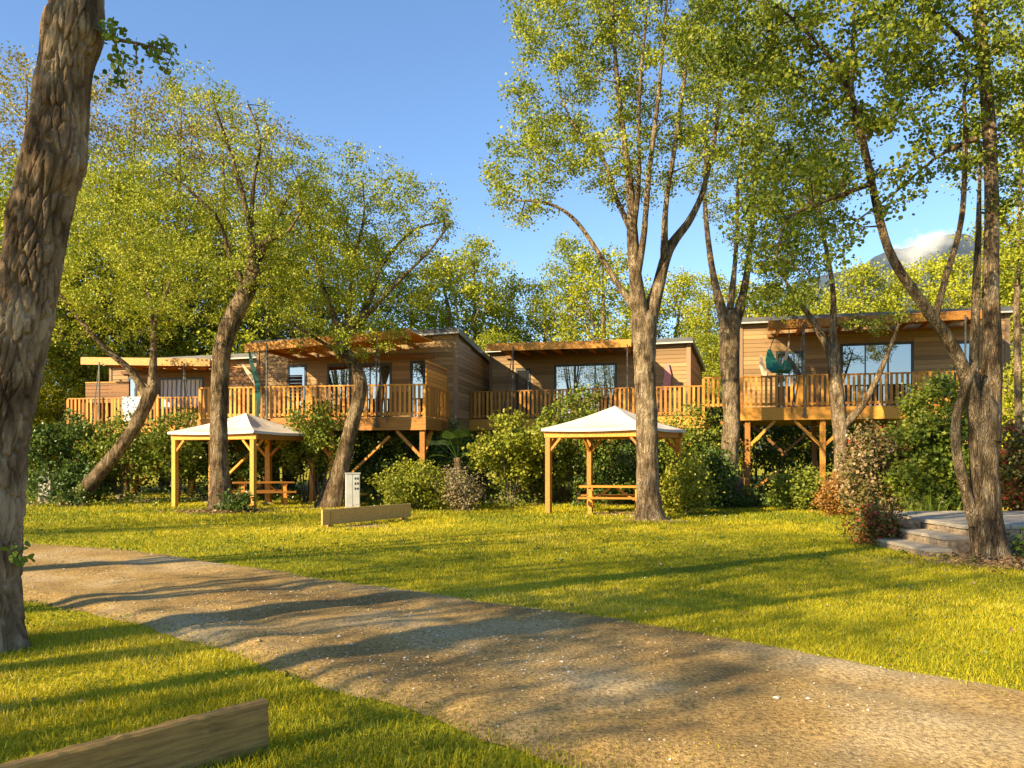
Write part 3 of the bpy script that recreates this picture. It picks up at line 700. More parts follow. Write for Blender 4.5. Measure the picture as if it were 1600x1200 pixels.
# (px of the trunk, py of the top, distance, kind)
BG = [(30,90,38,'bud'),(120,125,41,'bud'),(200,120,40,'bud'),(275,130,43,'bud'),(350,150,41,'bud'),(430,190,44,'bud'),
      (-60,120,40,'bud'),(60,250,36,'lime'),(170,265,37,'yellow'),(260,300,38,'yellow'),(-30,280,34,'yellow'),(330,330,40,'lime'),(420,330,39,'lime'),(500,300,43,'lime'),
      (90,400,34,'yellow'),(20,470,32,'yellow'),(210,430,37,'yellow'),(300,440,39,'lime'),(450,400,41,'yellow'),
      (570,370,46,'yellow'),(640,420,46,'lime'),(700,400,48,'yellow'),(745,372,50,'lime'),(795,430,52,'yellow'),(850,440,52,'lime'),(890,372,50,'lime'),(945,385,47,'yellow'),
      (1000,450,46,'lime'),(1060,425,48,'yellow'),(1110,430,45,'lime'),(1165,440,46,'yellow'),(1220,440,47,'yellow'),(1275,445,46,'yellow'),
      (1340,412,44,'yellow'),(1400,418,44,'yellow'),(1450,405,46,'yellow'),(1510,395,42,'yellow'),(1560,400,40,'lime'),(1610,360,38,'yellow'),(1670,300,38,'lime'),
      (640,520,40,'lime'),(780,520,41,'lime'),(1110,520,38,'lime'),(540,500,42,'lime'),(-110,360,30,'green'),(1700,420,32,'yellow')]
rb = random.Random(4)
for px, py, Y, kind in BG:
    x = (px-800)/F*Y; h = CAMH+(HZ-py)/F*Y; K = KINDS[kind]
    if kind not in PROTO:
        PROTO[kind] = K[1](K[0].replace('the cabins', where(px)), (x,Y,0), *K[2:]); o = PROTO[kind]
        s = h/o['h']; o.scale = (s*rb.uniform(.95,1.15),)*2+(s,); del_h = True
    else:
        o = PROTO[kind]; s = h/K[2]; w_ = max(s, .8)*rb.uniform(.9,1.15)
        copy_tree(o, (x,Y,0), rb.uniform(0,6.28), (w_,w_,s), K[0].replace('the cabins', where(px)), 'trees behind the cabins')
for k in range(9):
    o = PROTO[('lime','green','bud')[k%3]]; copy_tree(o, (-9+k*4.2, -38-rb.uniform(0,8), 0), rb.uniform(0,6.28), (.9,.9,rb.uniform(.6,.85)), 'woodland tree behind the viewpoint mirrored in the cabin windows', 'trees mirrored in the windows')

# ------------------------------------------------------------------ shrubs
def shrub(name, label, x0, x1, ytop, Y, lmat, leaf, nleaf, seed, ybot=None, stems=5, nt_=70, sigma=.16, hexa=False, cat='shrub', group=None, flat=.3, open_foot=.0, rim=.55):
    rng = np.random.default_rng(seed)
    cx = (x0+x1)/2; hw = (x1-x0)/2/F*Y*1.12; zt = CAMH+(HZ-ytop)/F*Y
    base = np.array(((cx-800)/F*Y, Y, 0.)); e = empty(name, tuple(base)); tag(e, label, cat, group)
    z0 = open_foot*zt; hz = (zt-z0)/2; dep = hw*.85
    t = rng.normal(size=(nt_,3)); t /= np.linalg.norm(t,axis=1)[:,None]
    lob = .82+.5*fbm(t*1.6+seed*3.1,2)
    t = t*(rng.uniform(0,1,(nt_,1))**.4)*lob[:,None]*np.array((hw,dep,hz))+np.array((0,0,z0+hz)); t[:,2] = np.maximum(t[:,2],.08)
    st = []
    for k in range(stems):
        a = rng.uniform(0,6.28); d = np.array((math.cos(a),math.sin(a),0))*hw*.45
        st.append(smooth_path([(d[0]*.12,d[1]*.12,-.03,.03),(*(d*.45+np.array((0,0,zt*.3))),.022),(*(d+np.array((0,0,zt*.66))),.008)],.12))
    v,q = tube(st,6,.1); mesh_np('stems',v,q,M['twig'],e,smooth=True)['kind']='stuff'
    br = grow(st,t,rng,.12,.2); v,q = tube(br,3); mesh_np('branches',v,q,M['twig'],e)['kind']='stuff'
    c,ti = foliage(br,nleaf,sigma,rng,.35); c[:,2] = np.maximum(c[:,2],.02)
    v,f,tt = leaves(c,leaf,rng,ti,hexa,flat); mesh_np('foliage',v,f,M[lmat],e,tint=tt)['kind']='stuff'
    return e
S = [
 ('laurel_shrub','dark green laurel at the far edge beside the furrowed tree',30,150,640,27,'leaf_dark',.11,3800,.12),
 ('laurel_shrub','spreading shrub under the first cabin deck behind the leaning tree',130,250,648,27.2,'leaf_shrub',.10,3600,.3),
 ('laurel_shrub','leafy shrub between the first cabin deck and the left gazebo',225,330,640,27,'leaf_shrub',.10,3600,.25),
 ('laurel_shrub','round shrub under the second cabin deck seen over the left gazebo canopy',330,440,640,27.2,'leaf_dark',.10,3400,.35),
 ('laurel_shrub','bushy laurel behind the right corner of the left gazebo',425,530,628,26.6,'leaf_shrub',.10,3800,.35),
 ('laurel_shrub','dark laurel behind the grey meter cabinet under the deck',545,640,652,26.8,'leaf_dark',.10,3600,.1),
 ('garden_bush','bright green low bush in front of the second cabin stilts',590,705,722,23.2,'leaf_shrub_lime',.085,3600,0),
 ('garden_bush','dry brownish bush beside the bright green low bush',690,750,728,22.6,'leaf_dry',.07,1500,0),
 ('loquat_tree_shrub','pale green open shrub on a thin stem left of the white gazebo',742,852,640,24.6,'leaf_shrub_lime',.11,3000,.38),
 ('laurel_shrub','tall green shrub covering the third cabin railing above the white gazebo',845,960,606,25.6,'leaf_shrub',.10,4200,.2),
 ('laurel_shrub','dark hedge shrub behind the picnic table of the white gazebo',900,1005,690,25.2,'leaf_dark',.09,3400,0),
 ('laurel_shrub','olive shrub between the pale alder trunk and the ivy-footed alder',1020,1135,632,25.4,'leaf_shrub',.09,4200,.05),
 ('garden_bush','small bush growing against the foot of the pale alder',1030,1110,715,20.9,'leaf_shrub_lime',.08,2600,0),
 ('laurel_shrub','dark shrub at the foot of the ivy-footed alder',1085,1150,700,23.8,'leaf_dark',.09,2400,0),
 ('garden_bush','round olive bush under the highest cabin deck',1212,1288,735,22.8,'leaf_shrub',.085,3000,0),
 ('spirea_bush','rusty orange bush in front of the highest cabin',1282,1342,742,20.6,'leaf_rust',.07,2200,0),
 ('flowering_shrub','tall shrub covered with pale pink flower heads before the highest cabin',1318,1418,664,18.6,'leaf_bloom',.085,4200,0),
 ('garden_bush','small green and red bush beside the stone steps',1338,1402,792,13.9,'leaf_red',.06,1600,0),
 ('laurel_shrub','big dense evergreen shrub behind the stone terrace',1398,1535,584,17.6,'leaf_shrub',.085,8500,0),
 ('photinia_shrub','red tipped shrub behind the right end of the terrace',1555,1680,656,16.6,'leaf_red',.085,5200,0),
 ('broom_shrub','tall yellow green shrub behind the red tipped shrub',1560,1700,540,21,'leaf_yellow',.09,5200,.2),
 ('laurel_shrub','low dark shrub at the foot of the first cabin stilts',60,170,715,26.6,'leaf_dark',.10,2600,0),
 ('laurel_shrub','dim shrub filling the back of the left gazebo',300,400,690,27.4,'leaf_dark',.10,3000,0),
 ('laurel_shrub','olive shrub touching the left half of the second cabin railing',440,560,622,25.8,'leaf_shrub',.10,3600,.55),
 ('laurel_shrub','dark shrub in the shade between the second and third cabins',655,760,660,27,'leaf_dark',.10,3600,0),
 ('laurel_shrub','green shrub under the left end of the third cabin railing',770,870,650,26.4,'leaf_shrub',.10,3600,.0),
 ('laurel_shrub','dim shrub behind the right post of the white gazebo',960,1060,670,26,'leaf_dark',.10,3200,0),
 ('laurel_shrub','red flecked shrub under the railing of the highest cabin',1330,1430,650,22.5,'leaf_red',.085,2600,.2),
]
for k, (nm, lb, x0, x1, yt, Y, lm, lf, nl, of) in enumerate(S):
    shrub(nm, lb, x0, x1, yt, Y, lm, lf, int(nl*1.7), 60+k, open_foot=of*.6, nt_=150 if nl > 3000 else 90, sigma=.15 if nl < 8000 else .13)
# filler hedge behind the cabins, seen between the stilts
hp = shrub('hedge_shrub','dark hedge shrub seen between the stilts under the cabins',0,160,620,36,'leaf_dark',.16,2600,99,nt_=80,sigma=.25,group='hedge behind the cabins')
for k in range(22):
    x = -24+k*2.3+rb.uniform(-.4,.4); copy_tree(hp,(x,36+rb.uniform(-1,1.5),0),rb.uniform(0,6.28),(1,1,rb.uniform(.8,1.2)),hp['label'],'hedge behind the cabins')
hp.location = (-26.5,36,0)

def undergrowth(label, mat, n, seed, hmax):
    r_ = np.random.default_rng(seed); x = r_.uniform(-17,15,n); y = 24.2+r_.uniform(0,4.2,n)+np.where(x > 5,-.5,0)
    c0 = fbm(np.c_[x*.9,y*.9,np.full(n,seed*.7)],2); ok = (c0 > .40)&~((np.abs(x-cgx(-8.1)) < 2.1)&(y < 26.8)); x,y,c0 = x[ok],y[ok],c0[ok]
    k = 16; c = np.repeat(np.c_[x,y,np.zeros(len(x))],k,0); h = np.repeat((c0-.36)*6*hmax,k)
    c += r_.normal(size=c.shape)*np.array((.10,.10,0)); c[:,2] = np.clip(np.abs(r_.normal(0,.45,len(c)))*h,.02,hmax)
    v,f,t = leaves(c,.085,r_,np.clip(r_.normal(.45,.2,len(c)),0,1)); tag(mesh_np('undergrowth',v,f,M[mat],tint=t),label,'undergrowth',kind='stuff')
cgx = lambda v: v
undergrowth('tangled green undergrowth between the shrubs below the cabins','leaf_shrub',900,141,.7)
undergrowth('dark ground cover between the shrubs below the cabins','leaf_dark',900,142,.55)
undergrowth('dry brown stalks and leaves between the shrubs below the cabins','leaf_dry',350,143,.4)

def ivy(label, px, py, Y, w_, h, n, seed):
    rng = np.random.default_rng(seed); x = (px-800)/F*Y
    e = empty('ivy_clump',(x,Y-.25,0)); tag(e,label,'ivy')
    t = rng.normal(size=(30,3))*np.array((w_*.4,.22,h*.3)); t[:,2] = np.abs(t[:,2])+.06
    st = [smooth_path([(0,.1,-.02,.015),(rng.normal()*.1,.05,h*.3,.012),(rng.normal()*.15,0,h*.7,.006)],.1) for _ in range(3)]
    br = grow(st,t,rng,.05,.15); v,q = tube(st+br,4); mesh_np('stems',v,q,M['twig'],e)['kind']='stuff'
    c,ti = foliage(br,n,.09,rng,.2); c[:,2] = np.maximum(c[:,2],.02); v,f,tt = leaves(c,.075,rng,ti); mesh_np('foliage',v,f,M['leaf_dark'],e,tint=tt)['kind']='stuff'
ivy('dark ivy clump round the foot of the slender leaning tree',115,785,24.9,.75,.75,1500,131)
ivy('ivy clump at the foot of the crooked bare-stemmed tree',375,790,22.0,.8,.7,1200,132)
ivy('ivy clump at the foot of the alder by the highest cabin',1160,790,24.2,.9,.7,1500,133)
ivy('young green sprouts at the foot of the many-stemmed tree',1585,860,11.9,.3,.5,260,134)

def palm():
    Y = 24.6; x = (715-800)/F*Y; rng = np.random.default_rng(8)
    e = empty('fan_palm',(x,Y,0)); tag(e,'dark fan palm growing between the second and third cabins','palm')
    tp = smooth_path([(0,0,-.05,.16),(.05,0,.7,.13),(0,0,1.5,.12)],.08); v,q = tube([tp],14,.3,9); mesh_np('trunk',v,q,M['bark'],e,smooth=True)
    for k in range(16):
        a = k*2.4; el = rng.uniform(-.35,1.2); d = np.array((math.cos(a)*math.cos(el),math.sin(a)*math.cos(el),math.sin(el)))
        s = np.array((0,0,1.45)); c = s+d*.75
        V = []; Fq = []; side = np.cross(d,(0,0,1.)); side /= np.linalg.norm(side); nn = np.cross(side,d)
        V += [s-side*.012,s+side*.012,c+side*.012,c-side*.012]; Fq.append((0,1,2,3))
        for j in range(13):
            b2 = (j-6)/6*1.15; dd = d*math.cos(b2)+side*math.sin(b2); L2 = .62*(1-.25*abs(b2)); w2 = np.cross(dd,nn)*.016
            tip = c+dd*L2-np.array((0,0,.22*L2)); mid = c+dd*L2*.55; n0 = len(V)
            V += [c-w2*.3,mid-w2,tip,mid+w2]; Fq.append((n0,n0+1,n0+2,n0+3))
        mesh_np('frond',np.array(V),np.array(Fq),M['leaf_dark'],e,tint=np.full(len(Fq),rng.uniform(.3,.7)))
palm()

def iris():
    Y = 16.4; x = (1440-800)/F*Y; rng = np.random.default_rng(9)
    e = empty('iris_clump',(x,Y,0)); tag(e,'clump of upright sword-shaped green leaves beside the terrace','plant')
    for k in range(60):
        b2 = np.array((rng.normal()*.28,rng.normal()*.15,0)); h = rng.uniform(.5,.95); l = np.array((rng.normal()*.16,rng.normal()*.12,h)); a = rng.uniform(0,3.14); w2 = np.array((math.cos(a),math.sin(a),0))*.016
        m2 = b2+l*.6; t = b2+l+np.array((l[0]*.5,l[1]*.5,-.02))
        mesh_np('leaf',np.array([b2-w2,b2+w2,m2+w2,t,m2-w2]),[np.array([(0,1,2,4)]),np.array([(4,2,3)])],M['leaf_shrub'],e,tint=np.full(2,rng.uniform(.2,.7)))
iris()

# ------------------------------------------------------------------ cabins on stilts
def cabin(label, A, B, zf, dd, wu0, wu1, hl, hr, depth, openings, porch, rails, stilts, side=None, screens=(), ceil_mat='deck'):
    """A, B: ends of the deck's front edge on the ground plan; local x runs along it, y into depth"""
    A = Vector(A); B = Vector(B); ang = math.atan2(B.y-A.y, B.x-A.x); Ld = (B-A).length
    e = empty('stilt_cabin', (A.x, A.y, 0), ang); tag(e, label, 'cabin')
    W = wu1-wu0; zb = zf-.32
    hh = lambda u: hl+(hr-hl)*(u-wu0)/W
    # body and cladding
    body = MB().hexa([(wu0,dd+.03,zb),(wu1-.03,dd+.03,zb),(wu1-.03,dd+depth,zb),(wu0,dd+depth,zb),
                      (wu0,dd+.03,zf+hl),(wu1-.03,dd+.03,zf+hr),(wu1-.03,dd+depth,zf+hr-.45),(wu0,dd+depth,zf+hl-.45)]).build('wall', M['clad'], e)
    bh = .15; z = zb
    while z < zf+max(hl,hr):
        z1 = z+bh-.012
        lo_u, hi_u = wu0, wu1
        if hh(lo_u) < z1-zf:
            if hl == hr: break
            lo_u = wu0+(z1-zf-hl)/(hr-hl)*W if hr > hl else lo_u
        if hh(hi_u) < z1-zf: 
            hi_u = wu0+(z1-zf-hl)/(hr-hl)*W if hr < hl else hi_u
        cuts = sorted([(o[0],o[1]) for o in openings if o[2]+zf < z1 and o[3]+zf > z])
        u = lo_u
        for c0, c1 in cuts:
            if c0 > u+.02: block('board', M['clad'], body, (u,dd,z), (min(c0,hi_u),dd+.035,z1))
            u = max(u, c1)
        if hi_u > u+.02: block('board', M['clad'], body, (u,dd,z), (hi_u,dd+.035,z1))
        if side == 'right' and z1 < zf+hr-.1:
            vmax = depth if z1 < zf+hr-.47 else depth*(zf+hr-z1-.02)/.45
            block('board', M['clad'], body, (wu1-.035,dd+.04,z), (wu1,dd+max(.3,vmax),z1))
        z += bh
    tr = M['trim']
    block('corner_post', tr, e, (wu1-.12,dd-.03,zb), (wu1+.03,dd+.12,zf+hr-.01)); block('corner_post', tr, e, (wu0-.02,dd-.03,zb), (wu0+.08,dd+.1,zf+hl-.01))
    if side == 'right': block('corner_post', tr, e, (wu1-.05,dd+depth*.9,zb), (wu1+.02,dd+depth*.9+.1,zf+hr-.48))
    # roof
    o_ = .12
    rf = MB().hexa([(wu0-o_,dd-.22,zf+hl),(wu1+o_,dd-.22,zf+hr),(wu1+o_,dd+depth+.2,zf+hr-.47),(wu0-o_,dd+depth+.2,zf+hl-.47),
               (wu0-o_,dd-.22,zf+hl+.2),(wu1+o_,dd-.22,zf+hr+.2),(wu1+o_,dd+depth+.2,zf+hr-.27),(wu0-o_,dd+depth+.2,zf+hl-.27)]).build('roof', M['roof'], e)
    MB().bar((wu0-o_-.01,dd-.235,zf+hl+.02),(wu1+o_+.01,dd-.235,zf+hr+.02),.03,.05).build('drip_edge', M['box_grey'], rf)
    # openings
    for u0,u1,z0,z1,kind in openings:
        fr = MB()
        for a,b2 in (((u0,zf+z0),(u0+.07,zf+z1)),((u1-.07,zf+z0),(u1,zf+z1)),((u0+.07,zf+z0),(u1-.07,zf+z0+.07)),((u0+.07,zf+z1-.08),(u1-.07,zf+z1))):
            fr.box((a[0],dd-.02,a[1]),(b2[0],dd+.06,b2[1]))
        w_ = fr.build('window', M['frame'], e)
        n = 1 if kind in ('win','curtain') else 3
        for j in range(n):
            a = u0+.07+(u1-u0-.14)*j/n; b2 = u0+.07+(u1-u0-.14)*(j+1)/n
            if j: block('mullion', M['frame'], w_, (a-.02,dd-.01,zf+z0+.07),(a+.02,dd+.05,zf+z1-.08))
            if kind == 'curtain':
                us = np.linspace(a,b2,40); yy = dd+.018+.008*np.sin(us*38)
                V = np.concatenate([np.c_[us,yy,np.full(40,zf+z0+.07)],np.c_[us,yy,np.full(40,zf+z1-.08)]]); i = np.arange(39)
                mesh_np('curtain',V,np.stack([i,i+1,i+41,i+40],-1),M['curtain'],w_,smooth=True)
            else:
                tl = .004*((j*7)%3-1)
                MB().hexa([(a+.02,dd+.012,zf+z0+.07),(b2-.02,dd+.012+tl,zf+z0+.07),(b2-.02,dd+.02+tl,zf+z0+.07),(a+.02,dd+.02,zf+z0+.07),
                           (a+.02,dd+.012,zf+z1-.08),(b2-.02,dd+.012+tl,zf+z1-.08),(b2-.02,dd+.02+tl,zf+z1-.08),(a+.02,dd+.02,zf+z1-.08)]).build('pane', M['glass'], w_)
    # deck
    dk = MB().box((0,.02,zf-.05),(Ld,dd-.002,zf)).build('deck', M['deck'], e)
    block('rim_beam', M['deck'], dk, (-.02,-.045,zf-.42),(Ld+.02,.018,zf-.03)); block('rim_beam', M['deck'], dk, (Ld-.05,.02,zf-.40),(Ld+.01,dd-.01,zf-.052)); block('rim_beam', M['deck'], dk, (0,.02,zf-.40),(.05,dd-.01,zf-.052))
    u = .6
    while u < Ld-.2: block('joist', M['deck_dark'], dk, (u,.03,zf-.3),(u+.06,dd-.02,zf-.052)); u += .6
    for (p0,p1) in rails:
        p0 = Vector((*p0,0)); p1 = Vector((*p1,0)); d = (p1-p0); L_ = d.length; d.normalize(); nrm = Vector((-d.y,d.x,0))
        rl = MB()
        rl.bar(p0+Vector((0,0,zf+1.0)),p1+Vector((0,0,zf+1.0)),.11,.045).bar(p0+Vector((0,0,zf+.10)),p1+Vector((0,0,zf+.10)),.05,.08)
        rl = rl.build('railing', M['deck'], e)
        along_x = abs(d.x) > .5
        n = max(1,round(L_/1.7))
        for j in range(n+1):
            c = p0+d*(L_*j/n); block('post', M['deck'], rl, (c.x-.045,c.y-.045,zf-.30 if along_x else zf),(c.x+.045,c.y+.045,zf+.978))
        m_ = int(L_/.155)
        for j in range(1,m_):
            t = L_*j/m_; c = p0+d*t
            if min(abs(t-L_*k/n) for k in range(n+1)) < .07: continue
            hx,hy = (.038,.014) if along_x else (.014,.038)
            oy = -.035 if along_x else 0; ox = 0 if along_x else .035
            block('baluster', M['deck'], rl, (c.x-hx+ox,c.y-hy+oy,zf+.0+.03),(c.x+hx+ox,c.y+hy+oy,zf+.975))
    # porch roof
    if porch:
        u0,u1,zl,zr,v0 = porch
        pr = MB().hexa([(u0,v0+.07,zf+zl+.06),(u1,v0+.07,zf+zr+.06),(u1,dd-.23,zf+zr+.10),(u0,dd-.23,zf+zl+.10),
                        (u0,v0+.07,zf+zl+.10),(u1,v0+.07,zf+zr+.10),(u1,dd-.23,zf+zr+.14),(u0,dd-.23,zf+zl+.14)]).build('porch_roof', M['deck'], e)
        MB().bar((u0-.05,v0+.03,zf+zl),(u1+.05,v0+.03,zf+zr),.07,.27).build('beam', M['deck_pale' if ceil_mat == 'pale' else 'deck'], pr)
        u = u0+.3
        while u < u1:
            t = zl+(zr-zl)*(u-u0)/(u1-u0); block('rafter', M['deck'], pr, (u,v0+.08,zf+t-.07),(u+.06,dd-.01,zf+t+.055)); u += .65
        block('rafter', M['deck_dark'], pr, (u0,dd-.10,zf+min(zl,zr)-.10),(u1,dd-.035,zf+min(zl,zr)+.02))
    # stilts with knee braces
    for (u,v,kind) in stilts:
        s = MB().box((u-.085,v-.085,-.05),(u+.085,v+.085,zf-.43)).build('stilt', M['deck'], e, .008)
        block('footing', M['concrete'], s, (u-.2,v-.2,-.04),(u+.2,v+.2,.05))
        for sg in (-1,1):
            if ('l' in kind and sg < 0) or ('r' in kind and sg > 0):
                MB().bar((u+sg*.05,v,zf-1.25),(u+sg*.85,v,zf-.44),.09,.12,(0,1,0)).build('brace', M['deck'], s)
        if 'x' in kind: MB().bar((u+.05,v+.1,.5),(u+1.9,v+.1,zf-.6),.07,.12,(0,1,0)).build('brace', M['deck'], s)
        if 'd' in kind: MB().bar((u+.05,v+.1,.35),(u+1.0,v+.1,1.1),.07,.12,(0,1,0)).build('brace', M['deck'], s)
        if 'b' in kind: MB().bar((u,v+.05,zf-1.25),(u,v+.9,zf-.44),.09,.12,(1,0,0)).build('brace', M['deck'], s)
        if 'c' in kind:
            MB().bar((u+.1,v+.7,zf-.5),(u+1.25,v+.7,zf-1.55),.08,.13,(0,1,0)).build('brace', M['deck_dark'], s)
            MB().bar((u+2.25,v+.85,zf-.5),(u+1.1,v+.85,zf-1.55),.08,.13,(0,1,0)).build('brace', M['deck_dark'], s)
        # rear row
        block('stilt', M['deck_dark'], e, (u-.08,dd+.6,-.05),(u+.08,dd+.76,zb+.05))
    for (p0,p1,z0,z1) in screens:
        p0 = Vector((*p0,0)); p1 = Vector((*p1,0)); sc_ = MB().bar(p0+Vector((0,0,zf+z1+.02)),p1+Vector((0,0,zf+z1+.02)),.06,.04).build('privacy_screen', M['deck'], e)
        z = zf+z0
        while z < zf+z1-.05:
            MB().bar(p0+Vector((0,0,z+.06)),p1+Vector((0,0,z+.06)),.025,.115).build('board', M['deck_dark' if abs((p1-p0).x) > .6 else 'deck'], sc_); z += .128
    return e, ang, Vector((A.x,A.y,0))

def local(A, B, px, Yoff=0):
    """u of the point on the line A-B (moved back by Yoff along the normal) seen in photo column px"""
    A = Vector(A); B = Vector(B); d = (B-A).normalized(); n = Vector((-d.y,d.x)); A2 = A+n*Yoff
    k = (px-800)/F
    return (k*A2.y-A2.x)/(d.x-k*d.y)

# first cabin (far left)
A1 = (-16.3,29.4); B1 = (-10.9,28.5); l1 = lambda px, v=0: local(A1,B1,px,v)
L1 = (Vector(B1)-Vector(A1)).length
cabin('low pale cabin with curtained window behind the slender leaning tree', A1, B1, 2.65, 2.3, l1(172,2.3), l1(400,2.3), 2.45, 2.62, 5,
      [(l1(200,2.3),l1(214,2.3),0.05,2.0,'win'),(l1(248,2.3),l1(318,2.3),.75,1.95,'curtain')],
      (l1(128,0),l1(326,0),2.38,2.22,0), [((.05,.05),(L1-.05,.05)),((.05,.1),(.05,2.25))],
      [(.3,.15,'r'),(2.6,.15,'lrx'),(4.9,.15,'l')], None, [((.1,.9),(1.9,.9),.9,1.65)], 'pale')
# second cabin
A2 = (-10.3,26.4); B2 = (-2.69,25.0); l2 = lambda px, v=0: local(A2,B2,px,v)
L2 = (Vector(B2)-Vector(A2)).length
cabin('brown boarded cabin with a deck corner and tall end wall behind the kinked tree', A2, B2, 2.78, 2.95, l2(402,2.95), L2+.25, 2.72, 3.0, 5.8,
      [(l2(449,2.95),l2(479,2.95),0.05,2.05,'win'),(l2(511,2.95),l2(548,2.95),.05,2.05,'win'),(l2(560,2.95),l2(612,2.95),.05,2.05,'slide'),(l2(641,2.95),l2(664,2.95),.05,2.1,'win')],
      (l2(384,0),l2(638,0),2.28,2.62,0), [((.05,.05),(L2-.05,.05)),((L2-.05,.1),(L2-.05,2.9))],
      [(.4,.15,'rx'),(2.4,.15,'lr'),(4.6,.15,'lrx'),(L2-.12,.12,'lb')], 'right', [((L2-.03,.15),(L2-.03,2.6),1.02,1.72),((.2,1.6),(1.6,1.6),.9,1.8)])
# third cabin
A3 = (-1.55,29.7); B3 = (6.5,27.1); l3 = lambda px, v=0: local(A3,B3,px,v)
L3 = (Vector(B3)-Vector(A3)).length
cabin('cabin with wide glass sliding door and grey roof behind the white gazebo', A3, B3, 2.92, 2.2, l3(766,2.2), l3(1078,2.2), 2.72, 2.76, 5.5,
      [(l3(806,2.2),l3(829,2.2),.05,2.05,'win'),(l3(866,2.2),l3(964,2.2),.05,2.15,'slide')],
      (l3(762,0),l3(984,0),2.62,2.55,0), [((.05,.05),(L3-.05,.05))],
      [(.4,.15,'r'),(2.8,.15,'lrx'),(5.2,.15,'lr'),(7.6,.15,'lr')], 'right')
# fourth cabin (right)
A4 = (7.42,26.2); B4 = (14.4,24.3); l4 = lambda px, v=0: local(A4,B4,px,v)
L4 = (Vector(B4)-Vector(A4)).length
cabin('highest cabin with honey coloured deck on braced stilts and hanging chair', A4, B4, 3.13, 2.2, .05, L4+1.2, 3.05, 3.05, 5.5,
      [(l4(1212,2.2),l4(1256,2.2),.05,2.05,'win'),(l4(1313,2.2),l4(1428,2.2),.05,2.25,'slide'),(l4(1490,2.2),l4(1522,2.2),.7,2.2,'win')],
      (l4(1203,0),l4(1560,0),2.66,2.72,0), [((.05,.05),(L4-.05,.05)),((-1.15,.05),(-.05,.05))],
      [(.25,.15,'lrdc'),(2.55,.15,'lr'),(4.8,.15,'lr'),(6.8,.15,'l')], None)

# thin iron posts that carry the porch roofs
def iron_post(label, px, A, B, zf, ztop, lean=0.0):
    A_ = Vector(A); d = (Vector(B)-A_).normalized(); n = Vector((-d.y,d.x)); u = local(A,B,px); p = A_+d*u-n*.10
    e = MB().bar((0,0,zf-.25),(0,0,zf+ztop),.045,.045)
    if lean: e.bar((0,0,zf+ztop-.1),(lean,0,zf-.2),.025,.025)
    o = e.build('porch_post', M['iron']); o.location = (p.x,p.y,0); o.rotation_euler = (0,0,math.atan2(d.y,d.x))
    tag(o, label, 'post')
    MB().box((-.05,-.04,zf-.33),(.05,.06,zf-.22)).build('bracket', M['iron'], o)
iron_post('thin iron post at the left end of the first cabin porch',158,A1,B1,2.65,2.3,-.35)
iron_post('thin iron post beside the curtained window of the first cabin',290,A1,B1,2.65,2.2,.3)
iron_post('thin iron post left of the first window of the second cabin',419,A2,B2,2.78,2.3)
iron_post('thin iron post near the right end of the second cabin porch',590,A2,B2,2.78,2.5,.35)
iron_post('thin iron post with slanting stay on the third cabin porch',803,A3,B3,2.92,2.6,-.45)
iron_post('thin iron post right of the wide sliding door of the third cabin',981,A3,B3,2.92,2.5)
iron_post('thin iron post with bracket beside the hanging chair of the highest cabin',1256,A4,B4,3.13,2.7,-.4)
iron_post('thin iron post at the right end of the highest cabin porch',1507,A4,B4,3.13,2.7)

# cloth things on the decks
def strip(pts, w_dir, widths, mat, name, parent=None, loc=None, thick=.012):
    pts = np.array(pts,float); w_ = np.array(w_dir,float)[None]*np.array(widths)[:,None]/2
    nrm = np.cross(np.gradient(pts,axis=0),w_); nrm /= np.linalg.norm(nrm,axis=1)[:,None]+1e-9; nrm *= thick
    V = np.concatenate([pts-w_,pts+w_,pts+w_+nrm,pts-w_+nrm]); n = len(pts); i = np.arange(n-1); Fq = []
    for a,b2 in ((0,1),(1,2),(2,3),(3,0)): Fq.append(np.stack([a*n+i,b2*n+i,b2*n+i+1,a*n+i+1],-1))
    return mesh_np(name,V,np.concatenate(Fq),mat,parent,smooth=False,loc=loc)
def hanging_chair():
    A_ = Vector(A4); d = (Vector(B4)-A_).normalized(); u = local(A4,B4,1222,.3); n = Vector((-d.y,d.x)); p = A_+d*u+n*.3
    e = empty('hanging_chair',(p.x,p.y,3.13),math.atan2(d.y,d.x)-.8); tag(e,'teal and cream hammock chair hanging from the highest cabin porch','hammock')
    s = [(-.55,0,1.95),(-.48,0,1.60),(-.32,0,1.28),(-.08,0,1.12),(.14,0,1.22),(.22,0,1.5)]
    strip(s,(0,1,0),[.15,.5,.75,.8,.6,.2],M['teal_light'],'seat',e)
    strip([(-.57,-.35,1.75),(-.52,-.38,1.4),(-.34,-.40,1.05),(-.12,-.38,.92)],(.35,.2,0),[.15,.4,.45,.2],M['cream'],'drape',e)
    strip([(.10,-.1,1.2),(.2,-.05,1.6),(.3,0,2.15)],(.6,.4,0),[.2,.14,.05],M['cream'],'drape',e)
    MB().bar((-.55,0,1.9),(-.2,0,2.6),.02,.02).bar((.3,0,2.1),(.28,0,2.6),.02,.02).build('rope',M['iron'],e)
hanging_chair()
def hung_cloth(label, px, A, B, v, zf, pts, widths, mat, name, cat, extra=None):
    A_ = Vector(A); d = (Vector(B)-A_).normalized(); u = local(A,B,px,v); n = Vector((-d.y,d.x)); p = A_+d*u+n*v
    e = empty(name,(p.x,p.y,zf),math.atan2(d.y,d.x)); tag(e,label,cat)
    strip(pts,(1,.25,0),widths,mat,'cloth',e)
    if extra: strip(extra[0],(1,.2,0),extra[1],extra[2],'border',e)
    return e
